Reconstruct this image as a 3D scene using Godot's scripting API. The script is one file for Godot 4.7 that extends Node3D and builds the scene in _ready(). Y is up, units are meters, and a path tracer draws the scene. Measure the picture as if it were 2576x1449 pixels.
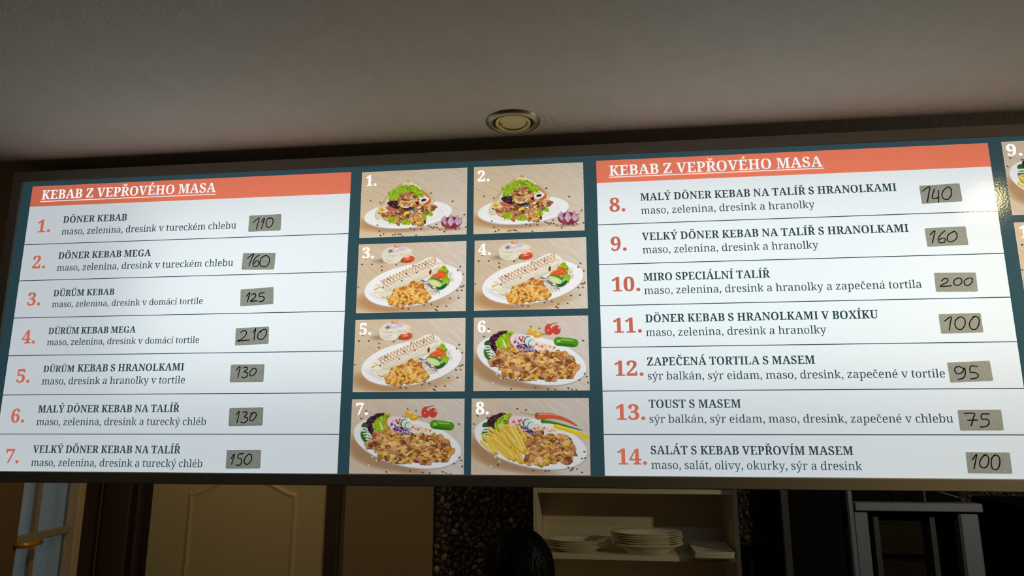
extends Node3D

# World: metres, y up. The camera stands at the origin of x and z, 2.05 m up; the lit face of the menu sign is the plane z = -1.3.
const EYE := 2.05
const CEIL := 2.627          # underside of the ceiling
const SIGN_Z := -1.3
const BACK_Z := -3.4
const FILM_GLOW := 0.6
const DOWNLIGHTS := [Vector2(-0.1395, -1.225), Vector2(1.028, -0.825), Vector2(-1.62, -2.45), Vector2(2.33, -1.30)]      # x, z

var M := {}
var used := {}
var rng := RandomNumberGenerator.new()


func _ready() -> void:
	rng.seed = 7
	# ---------------------------------------------------------------- camera
	var cam := Camera3D.new()
	cam.name = "camera"
	cam.fov = 46.954
	cam.near = 0.05
	cam.far = 60.0
	cam.position = Vector3(0, EYE, 0)
	cam.rotation_degrees = Vector3(11.003, 6.632, -0.127)
	add_child(cam)
	cam.current = true
	# ---------------------------------------------------------------- sky (dull daylight outside the window) and exposure
	var env := Environment.new()
	env.background_mode = Environment.BG_COLOR
	env.background_color = Color(0.50, 0.60, 0.66)
	env.background_energy_multiplier = 0.36
	env.tonemap_mode = Environment.TONE_MAPPER_LINEAR
	env.tonemap_exposure = 1.0
	env.sdfgi_enabled = true
	env.ssao_enabled = true
	env.ssil_enabled = true
	var we := WorldEnvironment.new()
	we.name = "world_environment"
	we.environment = env
	add_child(we)
	# ---------------------------------------------------------------- light of the lit sign, as large as its face
	var al := AreaLight3D.new()
	al.name = "sign_light"
	al.area_size = Vector2(2.5, 0.62)
	al.light_color = Color(0.90, 0.95, 1.0)
	al.light_energy = 0.02
	al.shadow_enabled = true
	al.position = Vector3(0, EYE + 0.21, SIGN_Z + 0.03)
	al.rotation_degrees = Vector3(0, 180, 0)   # an area light shines along its -z
	add_child(al)
	make_materials()
	build_room()
	build_sign()
	build_stickers()
	build_downlights()
	build_kitchen()
	build_person()


# ==================================================================== helpers

func numbered(called: String) -> String:
	var n: int = used.get(called, 0)
	used[called] = n + 1
	return called if n == 0 else "%s_%03d" % [called, n]


func thing(called: String, label: String, category: String, at := Vector3.ZERO, group := "") -> Node3D:
	var o := Node3D.new()
	o.name = numbered(called)
	add_child(o)
	o.position = at
	tag(o, label, category, group)
	return o


func tag(o: Node, label: String, category: String, group := "") -> void:
	o.set_meta("label", label)
	o.set_meta("category", category)
	if group:
		o.set_meta("group", group)


func put(called: String, mesh: Mesh, mat: Material, parent: Node = self, at := Vector3.ZERO) -> MeshInstance3D:
	var o := MeshInstance3D.new()
	o.name = numbered(called) if parent == self else called
	o.mesh = mesh
	o.material_override = mat
	parent.add_child(o, true)
	o.position = at
	return o


func struct(called: String, mesh: Mesh, mat: Material, at := Vector3.ZERO) -> MeshInstance3D:
	var o := put(called, mesh, mat, self, at)
	o.set_meta("kind", "structure")
	return o


func c8(r: float, g: float, b: float) -> Color:
	return Color(r / 255.0, g / 255.0, b / 255.0)


func mat(c: Color, rough := 0.7, metal := 0.0) -> StandardMaterial3D:
	var m := StandardMaterial3D.new()
	m.albedo_color = c
	m.roughness = rough
	m.metallic = metal
	return m


func glow(c: Color, energy: float, rough := 0.16, base := 0.6) -> StandardMaterial3D:
	# backlit print: it lets its own colour through and has the film's gloss
	var m := mat(c * base, rough)
	m.emission_enabled = true
	m.emission = c
	m.emission_energy_multiplier = energy
	return m


func film(c: Color, printed := false) -> StandardMaterial3D:
	# the sign's translucent film: its diffuser layer glows evenly, and the lamp field in the box shines through it
	var l := c.srgb_to_linear()
	var most := maxf(l.r, maxf(l.g, l.b))
	var m := glow(c, FILM_GLOW / (1.0 - 0.5 * most), 0.13, 1.0)
	m.backlight_enabled = true
	m.backlight = Color.WHITE if printed else c
	return m


func noise_tex(freq: float, size := 512, octaves := 3, kind := FastNoiseLite.TYPE_SIMPLEX_SMOOTH, s := 1) -> NoiseTexture2D:
	var f := FastNoiseLite.new()
	f.seed = s
	f.noise_type = kind
	f.frequency = freq
	f.fractal_octaves = octaves
	var t := NoiseTexture2D.new()
	t.width = size
	t.height = size
	t.seamless = true
	t.noise = f
	return t


func ramp_tex(freq: float, a: Color, b: Color, s := 1, octaves := 4) -> NoiseTexture2D:
	var t := noise_tex(freq, 512, octaves, FastNoiseLite.TYPE_SIMPLEX_SMOOTH, s)
	var g := Gradient.new()
	g.set_color(0, a)
	g.set_color(1, b)
	t.color_ramp = g
	return t


func relief(m: StandardMaterial3D, t: Texture2D, cm: float, per_metre: float) -> void:
	m.heightmap_enabled = true
	m.heightmap_texture = t
	m.heightmap_scale = cm
	m.uv1_triplanar = true
	m.uv1_world_triplanar = true
	m.uv1_scale = Vector3.ONE * per_metre


func tri(st: SurfaceTool, a: Vector3, b: Vector3, c: Vector3) -> void:
	st.add_vertex(a)
	st.add_vertex(b)
	st.add_vertex(c)


func quad(st: SurfaceTool, a: Vector3, b: Vector3, c: Vector3, d: Vector3) -> void:   # clockwise seen from outside
	tri(st, a, b, c)
	tri(st, a, c, d)


func begin(smooth := false) -> SurfaceTool:
	var st := SurfaceTool.new()
	st.begin(Mesh.PRIMITIVE_TRIANGLES)
	st.set_smooth_group(0 if smooth else -1)
	return st


func done(st: SurfaceTool) -> ArrayMesh:
	st.generate_normals()
	return st.commit()


func hull_box(st: SurfaceTool, s: Vector3, bev: float, at := Vector3.ZERO, turn := Basis()) -> void:
	# a box with chamfered edges, added to st
	var h := s * 0.5
	var b := minf(bev, minf(h.x, minf(h.y, h.z)) * 0.9)
	var pt := func(x: float, y: float, z: float, axis: int) -> Vector3:
		var p := Vector3(x * h.x, y * h.y, z * h.z)
		for k in 3:
			if k != axis:
				p[k] -= signf(p[k]) * b
		return at + turn * p
	for axis in 3:
		var u := (axis + 1) % 3
		var v := (axis + 2) % 3
		for sg in [-1.0, 1.0]:
			var c := []
			for q in [[-1, -1], [-1, 1], [1, 1], [1, -1]]:
				var k := Vector3.ZERO
				k[axis] = sg
				k[u] = q[0]
				k[v] = q[1]
				c.append(pt.call(k.x, k.y, k.z, axis))
			if sg > 0:
				quad(st, c[0], c[1], c[2], c[3])
			else:
				quad(st, c[3], c[2], c[1], c[0])
	if b <= 0.0:
		return
	for axis in 3:      # chamfers along each axis
		var u := (axis + 1) % 3
		var v := (axis + 2) % 3
		for a in [-1.0, 1.0]:
			for e in [-1.0, 1.0]:
				var ends := []
				for sg in [-1.0, 1.0]:
					var k := Vector3.ZERO
					k[axis] = sg
					k[u] = a
					k[v] = e
					ends.append([pt.call(k.x, k.y, k.z, u), pt.call(k.x, k.y, k.z, v)])
				if a * e > 0:
					quad(st, ends[0][0], ends[0][1], ends[1][1], ends[1][0])
				else:
					quad(st, ends[1][0], ends[1][1], ends[0][1], ends[0][0])
	for a in [-1.0, 1.0]:
		for e in [-1.0, 1.0]:
			for g in [-1.0, 1.0]:
				var p0: Vector3 = pt.call(a, e, g, 0)
				var p1: Vector3 = pt.call(a, e, g, 1)
				var p2: Vector3 = pt.call(a, e, g, 2)
				if a * e * g > 0:
					tri(st, p0, p2, p1)
				else:
					tri(st, p0, p1, p2)


func box(s: Vector3, bev := 0.0) -> ArrayMesh:
	var st := begin()
	hull_box(st, s, bev)
	return done(st)


func lathe(profile: PackedVector2Array, seg := 48, sx := 1.0, sz := 1.0, wave := 0.0, waves := 0) -> ArrayMesh:
	# profile of (radius, y) from the outside's bottom upwards, spun about y; wave scallops the rim
	var st := begin(true)
	var n := profile.size()
	var rmax := 0.0
	for p in profile:
		rmax = maxf(rmax, p.x)
	for i in n - 1:
		for k in seg:
			var c := []
			for q in [[i, k], [i + 1, k], [i + 1, k + 1], [i, k + 1]]:
				var a: float = TAU * q[1] / seg
				var p: Vector2 = profile[q[0]]
				var r := p.x * (1.0 + wave * sin(a * waves) * pow(p.x / rmax, 6.0))
				c.append(Vector3(cos(a) * r * sx, p.y, sin(a) * r * sz))
			quad(st, c[0], c[1], c[2], c[3])
	return done(st)


func tube(st: SurfaceTool, pts: Array, r0: float, r1: float, sides := 8) -> void:
	var prev := []
	for i in pts.size():
		var d: Vector3 = (pts[mini(i + 1, pts.size() - 1)] - pts[maxi(i - 1, 0)]).normalized()
		var u := d.cross(Vector3.UP if absf(d.y) < 0.9 else Vector3.RIGHT).normalized()
		var v := d.cross(u)
		var r := lerpf(r0, r1, float(i) / maxf(1.0, pts.size() - 1.0))
		var ring := []
		for k in sides:
			var a := TAU * k / sides
			ring.append(pts[i] + (u * cos(a) + v * sin(a)) * r)
		for k in sides if i else 0:
			var l := (k + 1) % sides
			quad(st, prev[k], ring[k], ring[l], prev[l])
		if i == 0:
			for k in range(1, sides - 1):
				tri(st, ring[0], ring[k], ring[k + 1])
		if i == pts.size() - 1:
			for k in range(1, sides - 1):
				tri(st, ring[0], ring[k + 1], ring[k])
		prev = ring


func smooth_line(p: Array, steps := 6) -> Array:   # Catmull-Rom through Vector2 points
	var out := []
	for i in p.size() - 1:
		var a: Vector2 = p[maxi(i - 1, 0)]
		var b: Vector2 = p[i]
		var c: Vector2 = p[i + 1]
		var d: Vector2 = p[mini(i + 2, p.size() - 1)]
		for k in steps:
			out.append(b.cubic_interpolate(c, a, d, float(k) / steps))
	out.append(p[-1])
	return out


func ribbon(st: SurfaceTool, line: Array, w: float, z: float) -> void:
	# a flat pen stroke with round ends in the xy plane, facing +z
	var n := line.size()
	var left := []
	var right := []
	for i in n:
		var d: Vector2 = line[mini(i + 1, n - 1)] - line[maxi(i - 1, 0)]
		d = d.normalized()
		var s := Vector2(-d.y, d.x) * w * 0.5
		left.append(line[i] + s)
		right.append(line[i] - s)
	for i in n - 1:
		quad(st, v3(left[i], z), v3(left[i + 1], z), v3(right[i + 1], z), v3(right[i], z))
	for e in [0, n - 1]:
		for k in 12:
			var a := -TAU * k / 12
			var b := -TAU * (k + 1) / 12
			tri(st, v3(line[e], z), v3(line[e] + Vector2(cos(a), sin(a)) * w * 0.5, z), v3(line[e] + Vector2(cos(b), sin(b)) * w * 0.5, z))


func v3(p: Vector2, z: float) -> Vector3:
	return Vector3(p.x, p.y, z)


func bounds(m: Mesh) -> AABB:
	var v: PackedVector3Array = m.surface_get_arrays(0)[Mesh.ARRAY_VERTEX]
	var b := AABB(v[0], Vector3.ZERO)
	for p in v:
		b = b.expand(p)
	return b


# ==================================================================== materials

func make_materials() -> void:
	var plaster := noise_tex(0.03, 1024, 4, FastNoiseLite.TYPE_SIMPLEX_SMOOTH, 3)
	var m := mat(c8(214, 206, 190), 0.85)
	m.albedo_texture = ramp_tex(0.006, c8(248, 247, 245), c8(255, 255, 255), 5)
	relief(m, plaster, 0.045, 5.0)
	M.ceiling = m
	M.crack = mat(c8(120, 110, 95), 0.9)
	# the sign
	M.frame = mat(c8(188, 184, 176), 0.42)
	relief(M.frame, noise_tex(0.02, 512, 3, FastNoiseLite.TYPE_SIMPLEX_SMOOTH, 9), 0.01, 3.0)
	M.housing = mat(c8(120, 118, 112), 0.6)
	var peel := noise_tex(0.05, 512, 2, FastNoiseLite.TYPE_SIMPLEX_SMOOTH, 11)
	M.teal = film(c8(47, 75, 84))
	M.white = film(c8(225, 235, 242))
	M.orange = film(c8(230, 124, 96))
	M.ink = glow(c8(48, 70, 75), 0.9)
	M.number = glow(c8(208, 108, 84), 0.9)
	M.outline = glow(c8(150, 122, 116), 0.9)
	M.letter = glow(c8(246, 248, 248), 0.95)
	M.picture_letter = glow(c8(252, 253, 253), 1.2)
	M.letter_edge = glow(c8(170, 96, 80), 0.9)
	M.line = glow(c8(40, 62, 78), 0.9)
	for k in ["teal", "white", "orange", "number", "letter", "line"]:
		relief(M[k], peel, 0.007, 8.0)
	m = mat(Color.WHITE, 0.85)
	m.albedo_texture = ramp_tex(0.03, c8(188, 186, 170), c8(210, 208, 193), 21)
	m.uv1_triplanar = true
	m.uv1_world_triplanar = true
	m.uv1_scale = Vector3.ONE * 8.0
	m.backlight_enabled = true
	m.backlight = Color.WHITE
	M.sticker = m
	M.pen = mat(c8(22, 20, 20), 0.6)
	# metals and lamps
	M.gold = mat(c8(232, 210, 142), 0.34, 0.45)
	M.nickel = mat(c8(158, 152, 128), 0.36, 0.8)
	M.can = mat(c8(140, 138, 132), 0.6, 0.3)
	M.bulb_off = mat(c8(246, 236, 176), 0.4)
	M.steel = mat(c8(124, 130, 142), 0.5, 0.35)
	M.dark_steel = mat(c8(74, 74, 72), 0.5, 0.4)
	M.soot = mat(c8(18, 17, 15), 0.9)
	M.soot.metallic_specular = 0.15
	M.brass = mat(c8(220, 166, 56), 0.35, 0.35)
	M.brass_dark = mat(c8(66, 56, 36), 0.5, 0.5)
	# the room
	m = mat(c8(150, 126, 86), 0.85)
	relief(m, plaster, 0.1, 3.0)
	M.olive_wall = m
	m = mat(c8(120, 92, 60), 0.8)
	relief(m, plaster, 0.1, 3.0)
	M.brown_wall = m
	M.hall_wall = mat(c8(112, 100, 84), 0.85)
	M.floor = mat(c8(84, 70, 58), 0.6)
	M.grout = mat(c8(40, 33, 26), 0.95)
	m = mat(c8(206, 184, 138), 0.5)
	relief(m, noise_tex(0.02, 512, 3, FastNoiseLite.TYPE_SIMPLEX_SMOOTH, 14), 0.02, 2.0)
	M.door = m
	m = mat(c8(52, 32, 24), 0.55)
	M.dark_wood = m
	M.dark_wood.albedo_color = c8(70, 52, 42)
	M.light_wood = mat(c8(214, 184, 146), 0.6)
	M.laminate = mat(c8(214, 200, 168), 0.5)
	M.china = mat(c8(232, 222, 194), 0.25)
	M.curtain = mat(c8(190, 202, 206), 0.9)
	M.curtain.backlight_enabled = true
	M.curtain.backlight = Color.WHITE
	m = mat(Color(0.8, 0.9, 0.95, 0.12), 0.05)
	m.transparency = BaseMaterial3D.TRANSPARENCY_ALPHA
	M.glass = m
	M.hair = mat(c8(9, 8, 8), 0.55)
	M.hair.metallic_specular = 0.3
	m = mat(Color.WHITE, 0.7)
	m.vertex_color_use_as_albedo = true
	M.body = m
	M.wicker = mat(c8(176, 122, 62), 0.8)


# ==================================================================== room

func build_room() -> void:
	struct("floor", box(Vector3(7.4, 0.1, 7.4)), M.floor, Vector3(0.2, -0.05, -0.2))
	# the ceiling slab, with a hole bored for each downlight
	var ceiling := CSGBox3D.new()
	ceiling.name = "ceiling"
	ceiling.size = Vector3(7.4, 0.1, 7.4)
	ceiling.material = M.ceiling
	ceiling.position = Vector3(0.2, CEIL + 0.05, -0.2)
	ceiling.set_meta("kind", "structure")
	add_child(ceiling)
	for p in DOWNLIGHTS:
		var hole := CSGCylinder3D.new()
		hole.name = "downlight_hole"
		hole.operation = CSGShape3D.OPERATION_SUBTRACTION
		hole.radius = 0.042
		hole.height = 0.12
		hole.sides = 32
		hole.material = M.ceiling
		ceiling.add_child(hole, true)
		hole.position = Vector3(p.x, CEIL, p.y) - ceiling.position
	build_cracks(ceiling)
	struct("wall_front", box(Vector3(7.4, CEIL, 0.1)), M.hall_wall, Vector3(0.2, CEIL * 0.5, 3.3))
	struct("wall_right", box(Vector3(0.1, CEIL, 7.0)), M.hall_wall, Vector3(3.4, CEIL * 0.5, -0.2))
	# left wall with the window's opening: z -3.25 to -2.2
	var wl := struct("wall_left", box(Vector3(0.14, CEIL, 5.6)), M.brown_wall, Vector3(-2.67, CEIL * 0.5, -2.89 + 2.8))
	put("wall_below_window", box(Vector3(0.14, 0.95, 0.362)), M.brown_wall, wl, Vector3(0, 0.475 - CEIL * 0.5, -2.981))
	put("wall_above_window", box(Vector3(0.14, CEIL - 2.3, 0.362)), M.brown_wall, wl, Vector3(0, CEIL * 0.5 - (CEIL - 2.3) * 0.5, -2.981))
	put("wall_corner", box(Vector3(0.14, CEIL, 0.35)), M.dark_wood, wl, Vector3(0, 0, -3.337))
	# back wall: plastered left part, pebbled right part 20 mm further back
	struct("wall_back", box(Vector3(1.98, CEIL, 0.12)), M.olive_wall, Vector3(-1.787, CEIL * 0.5, BACK_Z - 0.06))
	var wp := struct("wall_back_pebbled", box(Vector3(4.3, CEIL, 0.1)), M.grout, Vector3(1.35, CEIL * 0.5, BACK_Z - 0.07))
	build_pebbles(wp)
	build_window()
	build_door()


func build_cracks(ceiling: Node3D) -> void:
	# the paint has crazed beside the downlight: thin cracks a hair's breadth wide
	var r := RandomNumberGenerator.new()
	r.seed = 31
	var st := begin()
	var c := Vector2(-0.0835, -1.243)      # x, z of the cracked patch
	var cols := 7
	var rows := 9
	var at := func(i: int, j: int) -> Vector2:
		var k := RandomNumberGenerator.new()
		k.seed = 500 + i * 37 + j
		return c + Vector2(0.0095 * (i + k.randf_range(-0.38, 0.38)), -0.044 + 0.0105 * (j + k.randf_range(-0.4, 0.4)))
	for i in cols:
		for j in rows:
			for to in [[i + 1, j], [i, j + 1]]:
				# the crazing thins out away from the lamp
				if to[0] >= cols or to[1] >= rows or r.randf() > (0.80 if to[0] > i else 0.62) - 0.05 * i - 0.05 * absf(j - 4.5):
					continue
				var here: Vector2 = at.call(i, j)
				var there: Vector2 = at.call(to[0], to[1])
				var w := r.randf_range(0.00025, 0.00065) * (1.0 - 0.07 * i)
				var line := smooth_line([here, (here + there) * 0.5 + Vector2(r.randf_range(-0.0022, 0.0022), r.randf_range(-0.0022, 0.0022)), there], 3)
				for n in line.size() - 1:
					var d: Vector2 = (line[n + 1] - line[n]).normalized()
					var s := Vector2(-d.y, d.x) * w * 0.5
					var y := CEIL - 0.0003
					quad(st, v3y(line[n] - s, y), v3y(line[n + 1] - s, y), v3y(line[n + 1] + s, y), v3y(line[n] + s, y))
	var o := put("plaster_crack", done(st), M.crack, ceiling, -ceiling.position)
	o.set_meta("label", "fine cracks in the paint beside the downlight")


func v3y(p: Vector2, y: float) -> Vector3:
	return Vector3(p.x, y, p.y)


func pebble_mesh(s: int) -> ArrayMesh:
	var r := RandomNumberGenerator.new()
	r.seed = s
	var st := begin(true)
	var seg := 9
	var a0 := r.randf() * TAU
	var amp := r.randf_range(0.05, 0.16)
	var rings := [[1.0, 0.0], [0.94, 0.38], [0.66, 0.78], [0.3, 0.95]]
	var at := func(i: int, k: int) -> Vector3:
		var a := TAU * k / seg
		var q: float = rings[i][0] * (1.0 + amp * sin(2.0 * a + a0) + amp * 0.6 * sin(3.0 * a - a0))
		return Vector3(cos(a) * q, sin(a) * q, rings[i][1])
	for i in rings.size() - 1:
		for k in seg:
			quad(st, at.call(i, k), at.call(i + 1, k), at.call(i + 1, (k + 1) % seg), at.call(i, (k + 1) % seg))
	for k in seg:
		tri(st, at.call(3, k), Vector3(0, 0, 1), at.call(3, (k + 1) % seg))
	return done(st)


func build_pebbles(wall: Node3D) -> void:
	var r := RandomNumberGenerator.new()
	r.seed = 12
	var shapes := []
	for i in 6:
		shapes.append(pebble_mesh(40 + i))
	var cols := [c8(112, 90, 72), c8(90, 74, 62), c8(134, 104, 78), c8(78, 68, 60), c8(104, 78, 62), c8(156, 126, 88), c8(66, 58, 50), c8(184, 150, 104)]
	var mats := []
	for c in cols:
		mats.append(mat(c.darkened(0.12), 0.6))
	var z := BACK_Z - 0.02
	# [x0, x1, y0, y1 relative to the eye, as parts?]; mats of pebbles 0.35 m wide meet at x -0.447 and y -0.487
	var spots := []
	for area in [[-0.795, -0.2, -0.86, -0.26, true], [0.6, 1.2, -0.75, -0.26, false], [1.2, 2.0, -0.5, -0.26, false]]:
		var placed := []
		var tries := 9000 if area[4] else 5000
		for i in tries:
			var big := r.randf_range(0.0115, 0.0200) if i < tries / 2 else r.randf_range(0.0075, 0.012)
			var p := Vector2(r.randf_range(area[0], area[1]), r.randf_range(area[2], area[3]))
			var gx := fposmod(p.x + 0.447, 0.35)
			var gy := fposmod(p.y + 0.487, 0.35)
			if minf(gx, 0.35 - gx) < big * 0.9 or minf(gy, 0.35 - gy) < big * 0.9:
				continue
			var free := true
			for q in placed:
				var d: float = p.distance_to(q[0])
				if d < (big + q[1]) * 0.88:
					free = false
					break
			if free:
				placed.append([p, big, area[4]])
		spots += placed
	var near := spots.filter(func(q): return q[2])
	near.sort_custom(func(a, b): return a[1] > b[1])
	var rest := begin(true)
	for i in near.size():
		var q: Array = near[i]
		var b := Basis(Vector3(0, 0, 1), r.randf() * TAU) * Basis.from_scale(Vector3(q[1] * 1.12, q[1] * r.randf_range(0.72, 0.98), q[1] * r.randf_range(0.45, 0.7)))
		var t := Transform3D(b, Vector3(q[0].x, q[0].y + EYE, z - 0.001) - wall.position)
		if i < 300:
			var mi: int = [0, 0, 1, 1, 2, 3, 3, 4, 4, 5, 6, 6][r.randi() % 12]
			if r.randf() < 0.03:
				mi = 7
			var o := put("pebble", shapes[r.randi() % 6], mats[mi], wall)
			o.transform = t
		else:
			rest.append_from(shapes[r.randi() % 6], 0, t)
	for q in spots:
		if not q[2]:
			var b := Basis(Vector3(0, 0, 1), r.randf() * TAU) * Basis.from_scale(Vector3(q[1] * 1.12, q[1] * 0.85, q[1] * 0.55))
			rest.append_from(shapes[r.randi() % 6], 0, Transform3D(b, Vector3(q[0].x, q[0].y + EYE, z - 0.001) - wall.position))
	var o := put("small_pebbles", rest.commit(), mats[1], wall)
	o.set_meta("kind", "stuff")


func build_window() -> void:
	# a many-paned window in the left wall, right by the corner
	var w := thing("window_1", "white glazed window with brass handle in the left wall", "window", Vector3(-2.6, 0.95, -3.07))
	w.remove_meta("category")
	w.set_meta("kind", "structure")
	var y := func(rel: float) -> float: return EYE + rel - 0.95
	var zz := func(z: float) -> float: return z + 3.07
	put("jamb", box(Vector3(0.06, 1.35, 0.045), 0.004), M.light_wood, w, Vector3(0.0, 0.675, zz.call(-3.2275)))
	put("head", box(Vector3(0.06, 0.05, 0.32), 0.004), M.light_wood, w, Vector3(0.0, 1.325, zz.call(-3.05)))
	put("sill", box(Vector3(0.1, 0.04, 0.32), 0.004), M.light_wood, w, Vector3(0.01, 0.02, zz.call(-3.05)))
	var bar_mat := mat(c8(168, 150, 118), 0.5)
	put("glazing_bar", box(Vector3(0.03, 1.27, 0.022), 0.004), bar_mat, w, Vector3(-0.02, 0.67, zz.call(-3.0)))
	put("glazing_bar", box(Vector3(0.034, 0.032, 0.31), 0.004), bar_mat, w, Vector3(-0.02, y.call(-0.548), zz.call(-3.05)))
	put("glazing_bar", box(Vector3(0.034, 0.032, 0.31), 0.004), bar_mat, w, Vector3(-0.02, y.call(-0.148), zz.call(-3.05)))
	for a in [[-3.205, -3.011], [-2.989, -2.9]]:
		for b in [[-1.06, -0.564], [-0.532, -0.164], [-0.132, 0.2]]:
			put("pane", box(Vector3(0.004, b[1] - b[0], a[1] - a[0])), M.glass, w, Vector3(-0.03, y.call((b[0] + b[1]) * 0.5), zz.call((a[0] + a[1]) * 0.5)))
	var h := begin(true)
	tube(h, [Vector3(0.0, 0, 0.062), Vector3(0.03, 0, 0.060), Vector3(0.045, 0.001, 0.045), Vector3(0.046, 0.001, 0.01), Vector3(0.044, 0.002, -0.030)], 0.013, 0.015, 12)
	put("handle", done(h), M.brass, w, Vector3(0.0, y.call(-0.566), zz.call(-2.945)))
	# sheer curtain close behind the panes, in soft folds
	var st := begin(true)
	var n := 60
	var pt := func(i: int, yy: float) -> Vector3:
		var z := lerpf(-3.245, -2.895, float(i) / n)
		return Vector3(-2.672 + 0.013 * sin(z * 70.0) + 0.008 * sin(z * 29.0 + 1.0), yy, z)
	for i in n:
		quad(st, pt.call(i, 0.955), pt.call(i, 2.29), pt.call(i + 1, 2.29), pt.call(i + 1, 0.955))
	var c := put("curtain", done(st), M.curtain)
	tag(c, "pale sheer curtain hanging in folds behind the window panes", "curtain")


func build_door() -> void:
	var w := 0.945
	var d := thing("door_1", "cream panelled door with an arched raised panel", "door", Vector3(-1.81, 0.0, BACK_Z + 0.02))
	d.remove_meta("category")
	d.set_meta("kind", "structure")
	put("door_leaf", box(Vector3(w, 2.02, 0.04), 0.003), M.door, d, Vector3(0, 1.01, 0))
	for lower in [false, true]:
		var out: Array
		var xl := -2.075 + 1.81
		var xr := -1.487 + 1.81
		if lower:
			out = [Vector2(xl, 0.14), Vector2(xr, 0.14), Vector2(xr, 0.78), Vector2(xl, 0.78)]
		else:
			out = [Vector2(xl, 0.94), Vector2(xr, 0.94), Vector2(xr, EYE - 0.382)]
			for i in range(1, 12):
				var t := i / 12.0
				out.append(Vector2(lerpf(xr, xl, t), EYE - 0.382 + 0.1 * pow(sin(PI * t), 1.5)))
			out.append(Vector2(xl, EYE - 0.382))
		var inner: PackedVector2Array = Geometry2D.offset_polygon(PackedVector2Array(out), -0.03, Geometry2D.JOIN_MITER)[0]
		var mid: PackedVector2Array = Geometry2D.offset_polygon(PackedVector2Array(out), -0.012, Geometry2D.JOIN_MITER)[0]
		var st := begin()
		var z := 0.02
		skirt(st, PackedVector2Array(out), z, mid, z + 0.010)
		skirt(st, mid, z + 0.010, inner, z + 0.004)
		var tr := Geometry2D.triangulate_polygon(inner)
		for i in range(0, tr.size(), 3):
			up_tri(st, v3(inner[tr[i]], z + 0.004), v3(inner[tr[i + 1]], z + 0.004), v3(inner[tr[i + 2]], z + 0.004))
		put("raised_panel", done(st), M.door, d)
	# dark wooden casing round the door
	var c := struct("trim_1", box(Vector3(0.145, 2.2, 0.05), 0.004), M.dark_wood, Vector3(-2.472, 1.1, BACK_Z + 0.025))
	put("casing_edge", box(Vector3(0.016, 2.2, 0.03), 0.003), M.dark_wood, c, Vector3(0.118, 0, 0.01))
	put("casing_rebate", box(Vector3(0.115, 2.2, 0.012)), M.dark_wood, c, Vector3(0.131, 0, -0.019))
	struct("trim_2", box(Vector3(0.066, 2.2, 0.05), 0.004), M.dark_wood, Vector3(-1.302, 1.1, BACK_Z + 0.025))
	struct("trim_3", box(Vector3(1.236, 0.12, 0.05), 0.004), M.dark_wood, Vector3(-1.887, 2.26, BACK_Z + 0.025))


func skirt(st: SurfaceTool, a: PackedVector2Array, za: float, b: PackedVector2Array, zb: float) -> void:
	# joins two rings of possibly different point counts by nearest points
	var n := a.size()
	for i in n:
		var p := a[i]
		var q := a[(i + 1) % n]
		var pb := nearest(b, p)
		var qb := nearest(b, q)
		up_tri(st, v3(p, za), v3(q, za), v3(qb, zb))
		if pb != qb:
			up_tri(st, v3(p, za), v3(qb, zb), v3(pb, zb))


func nearest(ring: PackedVector2Array, p: Vector2) -> Vector2:
	var best := ring[0]
	for q in ring:
		if q.distance_squared_to(p) < best.distance_squared_to(p):
			best = q
	return best


func up_tri(st: SurfaceTool, a: Vector3, b: Vector3, c: Vector3) -> void:   # a triangle that faces +z, whichever way it runs
	if (b - a).cross(c - a).z > 0:
		tri(st, a, c, b)
	else:
		tri(st, a, b, c)


# ==================================================================== the lit menu sign
# x and y of the print are metres from the foot of the camera's perpendicular on the sign: y 0 is eye height

func font(bold: bool) -> SystemFont:
	var f := SystemFont.new()
	f.font_names = PackedStringArray(["Droid Serif"])
	f.font_weight = 700 if bold else 400
	return f


func text_mesh(s: String, bold: bool) -> TextMesh:
	var t := TextMesh.new()
	t.font = M["font_bold"] if bold else M["font_plain"]
	t.text = s
	t.font_size = 96
	t.pixel_size = 0.01
	t.curve_step = 1.0
	t.depth = 0.0004
	t.horizontal_alignment = HORIZONTAL_ALIGNMENT_LEFT
	t.vertical_alignment = VERTICAL_ALIGNMENT_BOTTOM
	return t


func letters(called: String, s: String, bold: bool, x: float, y: float, w: float, h: float, z: float, m: Material, parent: Node, edge: Material = null) -> void:
	# h: height of the capitals (bold) or of a small x (plain)
	var key := "H" if bold else "x"
	if not M.has("measure" + key):
		M["measure" + key] = bounds(text_mesh(key, bold))
	var ref: AABB = M["measure" + key]
	var t := text_mesh(s, bold)
	var b := bounds(t)
	var sx := w / b.size.x
	var sy := h / ref.size.y
	var o := put(called, t, m, parent, Vector3(x - b.position.x * sx, y - ref.position.y * sy, z))
	o.scale = Vector3(sx, sy, 1)
	if edge:
		var st := SurfaceTool.new()
		st.begin(Mesh.PRIMITIVE_TRIANGLES)
		for k in 8:
			var a := TAU * k / 8
			st.append_from(t, 0, Transform3D(Basis(), Vector3(cos(a) * 0.0004 / sx, sin(a) * 0.0004 / sy, 0)))
		var e := put(called + "_outline", st.commit(), edge, parent, o.position - Vector3(0, 0, 0.00025))
		e.scale = o.scale


func sheet(x0: float, x1: float, y0: float, y1: float, thick: float) -> ArrayMesh:
	var st := begin()
	hull_box(st, Vector3(x1 - x0, y1 - y0, thick), 0.0, Vector3((x0 + x1) * 0.5, (y0 + y1) * 0.5, thick * 0.5))
	return done(st)


func flat(x0: float, x1: float, y0: float, y1: float) -> ArrayMesh:      # a piece of film, with the print's own 0..1 layout
	var st := begin()
	flat_into(st, x0, x1, y0, y1)
	return done(st)


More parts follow.
